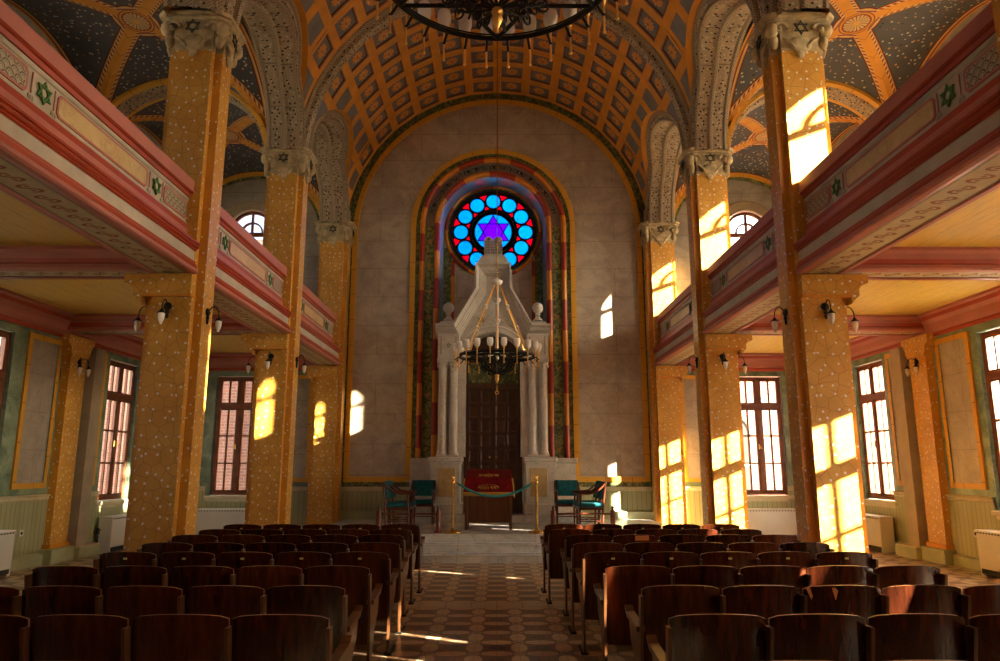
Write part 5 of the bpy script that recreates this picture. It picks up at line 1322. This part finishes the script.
# low railings
def make_rail():
    t = thing('low_railing', 'x', 'railing', group='low dark red railings at the platform edge')
    for x in (-.54, .54):
        m = MB(); m.lathe([(.075, 0), (.075, .03), (.055, .05), (.045, .07), (.048, .30), (.052, .32), (.042, .34), (.048, .37), (.025, .40), (.018, .42), (.028, .435), (.02, .46), (0, .47)], x, 0, 0, 'post_wood', 14); m.build('post', t)
    m = MB(); m.tube([(-.54, 0, .33), (.54, 0, .33)], .016, 'post_wood', 8); m.build('crossbar', t); return t
rl = Placer(make_rail())
rl((-1.60, 13.3, STAGE), 0, 'low dark red railing at the left of the platform, before the teal chairs'); rl((1.56, 13.3, STAGE), 0, 'low dark red railing at the right of the platform, before the teal chairs')

# teal armchairs (front faces -y)
def make_armchair():
    t = thing('armchair', 'x', 'chair', group='teal upholstered armchairs on the platform')
    m = MB(); m.bbox(-.24, .24, -.25, .22, .40, .49, 'teal', .025); s_ = m.build('seat', t)
    q = MB(); q.bbox(-.25, .25, -.25, .24, .36, .41, 'chair_wood', .005); q.build('seat_frame', s_)
    m = MB(); P = []
    for z, y in ((.56, .20), (.62, .21), (.75, .235), (.86, .265), (.885, .27)):
        P.append([(-.22 + .44 * k / 6, y - .03 + .015 * math.sin(PI * k / 6), z) for k in range(7)] + [(.22 - .44 * k / 6, y + .02 + .015 * math.sin(PI * k / 6), z) for k in range(7)])
    m.grid(P, 'teal', cv=True, flip=True); m.face(P[-1], 'teal'); m.face(list(reversed(P[0])), 'teal'); m.build('backrest', t)
    for s in (-1, 1):
        m = MB(); m.tube([(s * .235, .20, 0), (s * .235, .22, .40), (s * .235, .24, .62), (s * .235, .28, .88)], .022, 'chair_wood', 8, rr=[.016, .024, .022, .018]); m.build('leg', t)
        m = MB(); m.tube([(s * .235, -.22, 0), (s * .235, -.22, .42), (s * .24, -.20, .60), (s * .24, -.20, .655)], .02, 'chair_wood', 8, rr=[.015, .023, .018, .02]); m.build('leg', t)
        m = MB(); m.tube([(s * .24, .275, .86), (s * .25, .20, .78), (s * .255, .08, .69), (s * .255, -.06, .665), (s * .25, -.20, .67), (s * .25, -.26, .655)], .02, 'chair_wood', 8, rr=[.014, .018, .022, .024, .026, .02]); m.build('armrest', t)
    for y in (-.10, .05):
        pass
    m = MB(); m.tube([(-.235, -.0, .15), (.235, -.0, .15)], .011, 'chair_wood', 6); 
    for s in (-1, 1): m.tube([(s * .235, -.22, .15), (s * .235, .205, .15)], .011, 'chair_wood', 6)
    m.build('stretcher', t); return t
ac = Placer(make_armchair())
ords = ['nearest to', 'farthest from']
for k in range(2):
    y = 14.15 + k * .58
    ac((-1.90, y, STAGE), R(90), 'teal armchair in the left side row facing the desk, %s the camera' % ords[k])
    ac((1.80, y, STAGE), R(-90), 'teal armchair in the right side row facing the desk, %s the camera' % ords[k])
ac((-1.56, 15.30, STAGE), R(0), 'teal armchair facing the camera, beside the left pedestal of the ark'); ac((1.48, 15.30, STAGE), R(0), 'teal armchair facing the camera, beside the right pedestal of the ark')

# ------------------------------------------------------------------ radiators and sockets
def make_rad():
    t = thing('radiator_cover', 'x', 'radiator', group='white radiator covers under the windows')
    m = MB(); m.bbox(-.60, .60, -.32, -.06, .10, .64, 'white_metal', .008); m.bbox(-.61, .61, -.33, -.05, .63, .66, 'white_metal', .006); m.build('casing', t)
    m = MB()
    for k in range(18): x = -.55 + k * .0647; m.box(x - .012, x + .012, -.331, -.10, .61, .628, 'slot')
    m.box(-.57, .57, -.315, -.08, .03, .10, 'slot'); m.build('vent', t)
    for s in (-1, 1): m = MB(); m.box(s * .57 - .03, s * .57 + .03, -.31, -.08, 0, .10, 'white_metal'); m.build('foot', t)
    m = MB(); m.tube([(-.62, -.12, .15), (-.70, -.12, .15), (-.70, -.12, .40), (-.62, -.12, .42)], .014, 'iron', 6); m.lathe([(.03, .36), (.035, .38), (.035, .44), (.02, .46)], -.70, -.12, 0, 'iron', 10); m.build('valve', t); return t
rd = Placer(make_rad())
rd((-7.55, 14.46, 0), R(90), 'white radiator cover on the left aisle wall beyond the ochre pilaster'); rd((7.55, 14.46, 0), R(-90), 'white radiator cover on the right aisle wall beyond the ochre pilaster')
rd((-7.55, 10.5, 0), R(90), 'white radiator cover at the left edge of the photo'); rd((7.55, 10.5, 0), R(-90), 'white radiator cover at the right edge of the photo')
rd((-6.07, 16.63, 0), 0, 'white radiator cover below the far window of the left aisle'); rd((6.07, 16.63, 0), 0, 'sunlit white radiator cover below the far window of the right aisle')
for s, side, y in ((-1, 'left', 11.75), (1, 'right', 11.6)):
    t = thing('wall_socket', 'small white socket on the pale green boards of the %s wall' % side, 'socket', (s * 7.565, y, .55), 'white wall sockets')
    m = MB(); m.bbox(-.012, .012, -.05, .05, -.05, .05, 'white_metal', .004); m.build('cover_plate', t); m = MB(); m.lathe([(.0, 0), (.025, 0), (.028, -.004)], 0, 0, 0, 'slot', 12, axis=0); o = m.build('outlet', t); o.location = (-s * .014, 0, 0)

# ------------------------------------------------------------------ theatre seats
PITCH = .512
def make_seat(kind):
    t = thing('theatre_seat', 'x', 'chair', group='tip-up wooden theatre seats in rows')
    hw = .2465; m = MB(); nU, nV = 12, 6; F = []; B = []
    for j in range(nV + 1):
        v = j / nV; f = []; b = []
        for k in range(nU + 1):
            u = -1 + 2 * k / nU
            zt = .862 - .020 * abs(u) ** 2.4 - (.008 if abs(u) > .99 else 0)
            z = .28 + (zt - .28) * v; y = -.075 * ((z - .28) / .57) ** 1.2 + .030 * u * u
            f.append((hw * u, y + .016, z)); b.append((hw * u, y, z))
        F.append(f); B.append(b)
    m.grid(B, 'seat_veneer'); m.grid(F, 'seat_veneer', flip=True)
    m.grid([B[-1], F[-1]], 'seat_edge', smooth=False); m.grid([F[0], B[0]], 'seat_edge', smooth=False)
    m.grid([[r[0] for r in F], [r[0] for r in B]], 'seat_edge', smooth=False); m.grid([[r[-1] for r in B], [r[-1] for r in F]], 'seat_edge', smooth=False)
    m.build('backrest', t)
    m = MB(); P = [(.05, .36), (.09, .345), (.15, .72), (.13, .76), (.11, .75)]; m.prism(P, 0, -.222, .222, 'seat_veneer'); m.build('seat', t)
    sides = {'L': (1,), 'R': (-1,), 'LE': (1, -1), 'RE': (-1, 1)}[kind]
    for s in sides:
        x = s * PITCH / 2; q = MB()
        q.prism([(-.015, 0), (.25, 0), (.25, .025), (.11, .05), (.10, .22), (.16, .36), (.30, .46), (.335, .575), (.0, .575), (-.035, .80), (-.100, .80), (-.095, .76), (-.03, .45), (-.03, .05)], 0, x - .0095, x + .0095, 'standard_wood')
        st_ = q.build('side_standard', t)
        q = MB(); q.prism([(-.02, .575), (.32, .600), (.375, .640), (.38, .665), (.33, .632), (-.02, .605)], 0, x - .028, x + .028, 'standard_wood'); q.build('armrest', st_)
        q = MB(); q.bbox(x - .03, x + .03, -.03, .27, 0, .018, 'iron', .004); q.build('foot', st_)
    return t
SP = {k: Placer(make_seat(k)) for k in ('L', 'R', 'LE', 'RE')}
ROWD = [3.0, 3.89, 4.77, 5.68, 6.57, 7.35, 8.16, 8.87, 9.62]
ROWL = [-.915, -.846, -.95, -.952, -.935, -.943, -1.005, -1.0, -.985]
ROWR = [.915, .892, .932, .84, .789, .776, .79, .66, .65]
rown = ['row cut by the photo bottom', 'second row from camera', 'third row from camera', 'fourth row from camera', 'middle row with number plates', 'row just past the middle number-plate row', 'third row from platform', 'second row from platform', 'front row by the platform']
seatn = ['block aisle seat', 'block second from aisle', 'block centre', 'block fourth from aisle', 'block outermost']
TILT = {(1, 5, 4): 0}
for side, A, s in (('left', ROWL, -1), ('right', ROWR, 1)):
    for r in range(9):
        for k in range(5):
            x = A[r] - (2 / 712) * (ROWD[r] * .97) + s * (.245 + k * PITCH); kind = ('L' if s < 0 else 'R') + ('E' if k == 4 else '')
            extra = ''
            if (side, r, k) == ('right', 2, 2): extra = ' with chipped veneer'
            if (side, r, k) == ('right', 6, 1): extra = ' with orange patch'
            o = SP[kind]((x, ROWD[r] + random.uniform(-.008, .008), 0), R(random.uniform(-.5, .5)), 'tip-up seat%s, %s %s, %s' % (extra, side, seatn[k], rown[r]))
            if r in (4, 8):
                m = MB(); m.bbox(-.016, .016, -.084, -.074, .797, .813, 'plate_yellow', .003); m.build('number_plate', o)
            if extra:
                m = MB()
                if r == 2:
                    for cx, w in ((-.20, .035), (-.055, .022)): m.face([(cx - w, -.0745 + .03 * (cx / .238) ** 2, .846), (cx, -.067 + .03 * (cx / .238) ** 2, .77), (cx + w, -.0745 + .03 * (cx / .238) ** 2, .849)], 'chip')
                else:
                    m.box(-.01, .14, -.078, -.062, .80, .852, 'chip')
                m.build('bare_patch', o)
SUN, SKYS, EXPO = 110.0, 9.0, 0.42
SKY = [(0, (.06, .075, .11)), (.3, (.14, .17, .23)), (.6, (.75, .72, .66)), (.85, (2.0, 1.7, 1.3)), (1, (5.0, 4.0, 2.7))]
# ------------------------------------------------------------------ outside
mb = MB()
mb.face([(-80, -60, -.9), (80, -60, -.9), (80, 80, -.9), (-80, 80, -.9)], 'pale_paving'); o = mb.build('ground'); o['kind'] = 'structure'  # pale paving, brightened to bounce sun up to the aisle ceilings
def building(name, label, x0, x1, y0, y1, h, face):
    t = thing(name, label, 'building', ((x0 + x1) / 2, (y0 + y1) / 2, -.9), 'brick buildings outside the windows')
    w, d = (x1 - x0) / 2, (y1 - y0) / 2; m = MB(); m.box(-w, w, -d, d, 0, h, 'outer_brick'); m.build('wall', t)
    m = MB(); m.box(-w - .2, w + .2, -d - .2, d + .2, h, h + .25, 'roof_grey'); m.build('roof', t)
    if face == 'f':
        n = int((x1 - x0) / 2.2)
        for i in range(n):
            c = -w + (x1 - x0) * (i + .5) / n
            for zb in (1.3, 5.6):
                m = MB()
                P = archhole(c, 1.1, zb, zb + 2.6); m.face([(p[0], -d - .02, p[1]) for p in P], 'slot')
                m.arch([(.72, -d - .05), (.55, -d - .05), (.55, -d)], c, zb + 2.05, None, 'outer_brick', n=16, norm=False)
                m.box(c - .03, c + .03, -d - .05, -d - .02, zb, zb + 2.5, 'white_metal'); m.box(c - .55, c + .55, -d - .05, -d - .02, zb + 1.2, zb + 1.26, 'white_metal')
                m.build('arched_window', t)
building('brick_building', 'red brick building with arched windows behind the left far aisle window', -9.8, -2.4, 19.7, 25, 8.6, 'f')
building('brick_building', 'sunlit red brick building with arched windows behind the right far aisle window', 2.4, 13, 19.7, 25, 8.6, 'f')
building('brick_building', 'low red brick house outside the left aisle windows', -21, -12.9, 24.0, 31.0, 8.0, 'f')

# ------------------------------------------------------------------ light and camera
SA, SE = R(62.4), R(18.7)
sd = Vector((-math.sin(SA) * math.cos(SE), math.cos(SA) * math.cos(SE), -math.sin(SE)))
L = bpy.data.lights.new('sun', 'SUN'); L.energy = SUN; L.color = (1.0, .84, .62); L.angle = R(.6)
o = bpy.data.objects.new('sun', L); COL.objects.link(o); o.rotation_euler = sd.to_track_quat('-Z', 'Y').to_euler(); o.location = (12, -6, 8)
w = bpy.data.worlds.new('world'); scn.world = w; w.use_nodes = True; n = w.node_tree.nodes; l = w.node_tree.links
bg = n['Background']; tc = n.new('ShaderNodeTexCoord')
dt = n.new('ShaderNodeVectorMath'); dt.operation = 'DOT_PRODUCT'; l.new(tc.outputs['Generated'], dt.inputs[0]); dt.inputs[1].default_value = tuple(-sd)
cr = n.new('ShaderNodeValToRGB'); e = cr.color_ramp.elements; mp = n.new('ShaderNodeMath'); mp.operation = 'MULTIPLY_ADD'; mp.inputs[1].default_value = .5; mp.inputs[2].default_value = .5
l.new(dt.outputs['Value'], mp.inputs[0]); l.new(mp.outputs[0], cr.inputs[0])
e[0].position = 0.0; e[0].color = SKY[0][1] + (1,); e[1].position = 1.0; e[1].color = SKY[-1][1] + (1,)
for q_, c_ in SKY[1:-1]: x = e.new(q_); x.color = c_ + (1,)
l.new(cr.outputs[0], bg.inputs[0]); bg.inputs[1].default_value = SKYS
cam = bpy.data.cameras.new('camera'); co = bpy.data.objects.new('camera', cam); COL.objects.link(co)
cam.sensor_width = 36; cam.lens = 36 * 712 / 1000; cam.clip_end = 300
co.location = (0, 0, 1.6); co.rotation_euler = (R(90 + 10.78), 0, -math.atan(3 / 712)); scn.camera = co
scn.view_settings.view_transform = 'Standard'; scn.view_settings.look = 'None'; scn.view_settings.gamma = 1; scn.view_settings.use_curve_mapping = False
scn.view_settings.exposure = EXPO
cy = scn.cycles; cy.max_bounces = 10; cy.diffuse_bounces = 6; cy.glossy_bounces = 3; cy.transmission_bounces = 6; cy.transparent_max_bounces = 12
cy.sample_clamp_indirect = 6; cy.caustics_reflective = False; cy.caustics_refractive = False; cy.use_denoising = True; cy.use_adaptive_sampling = False
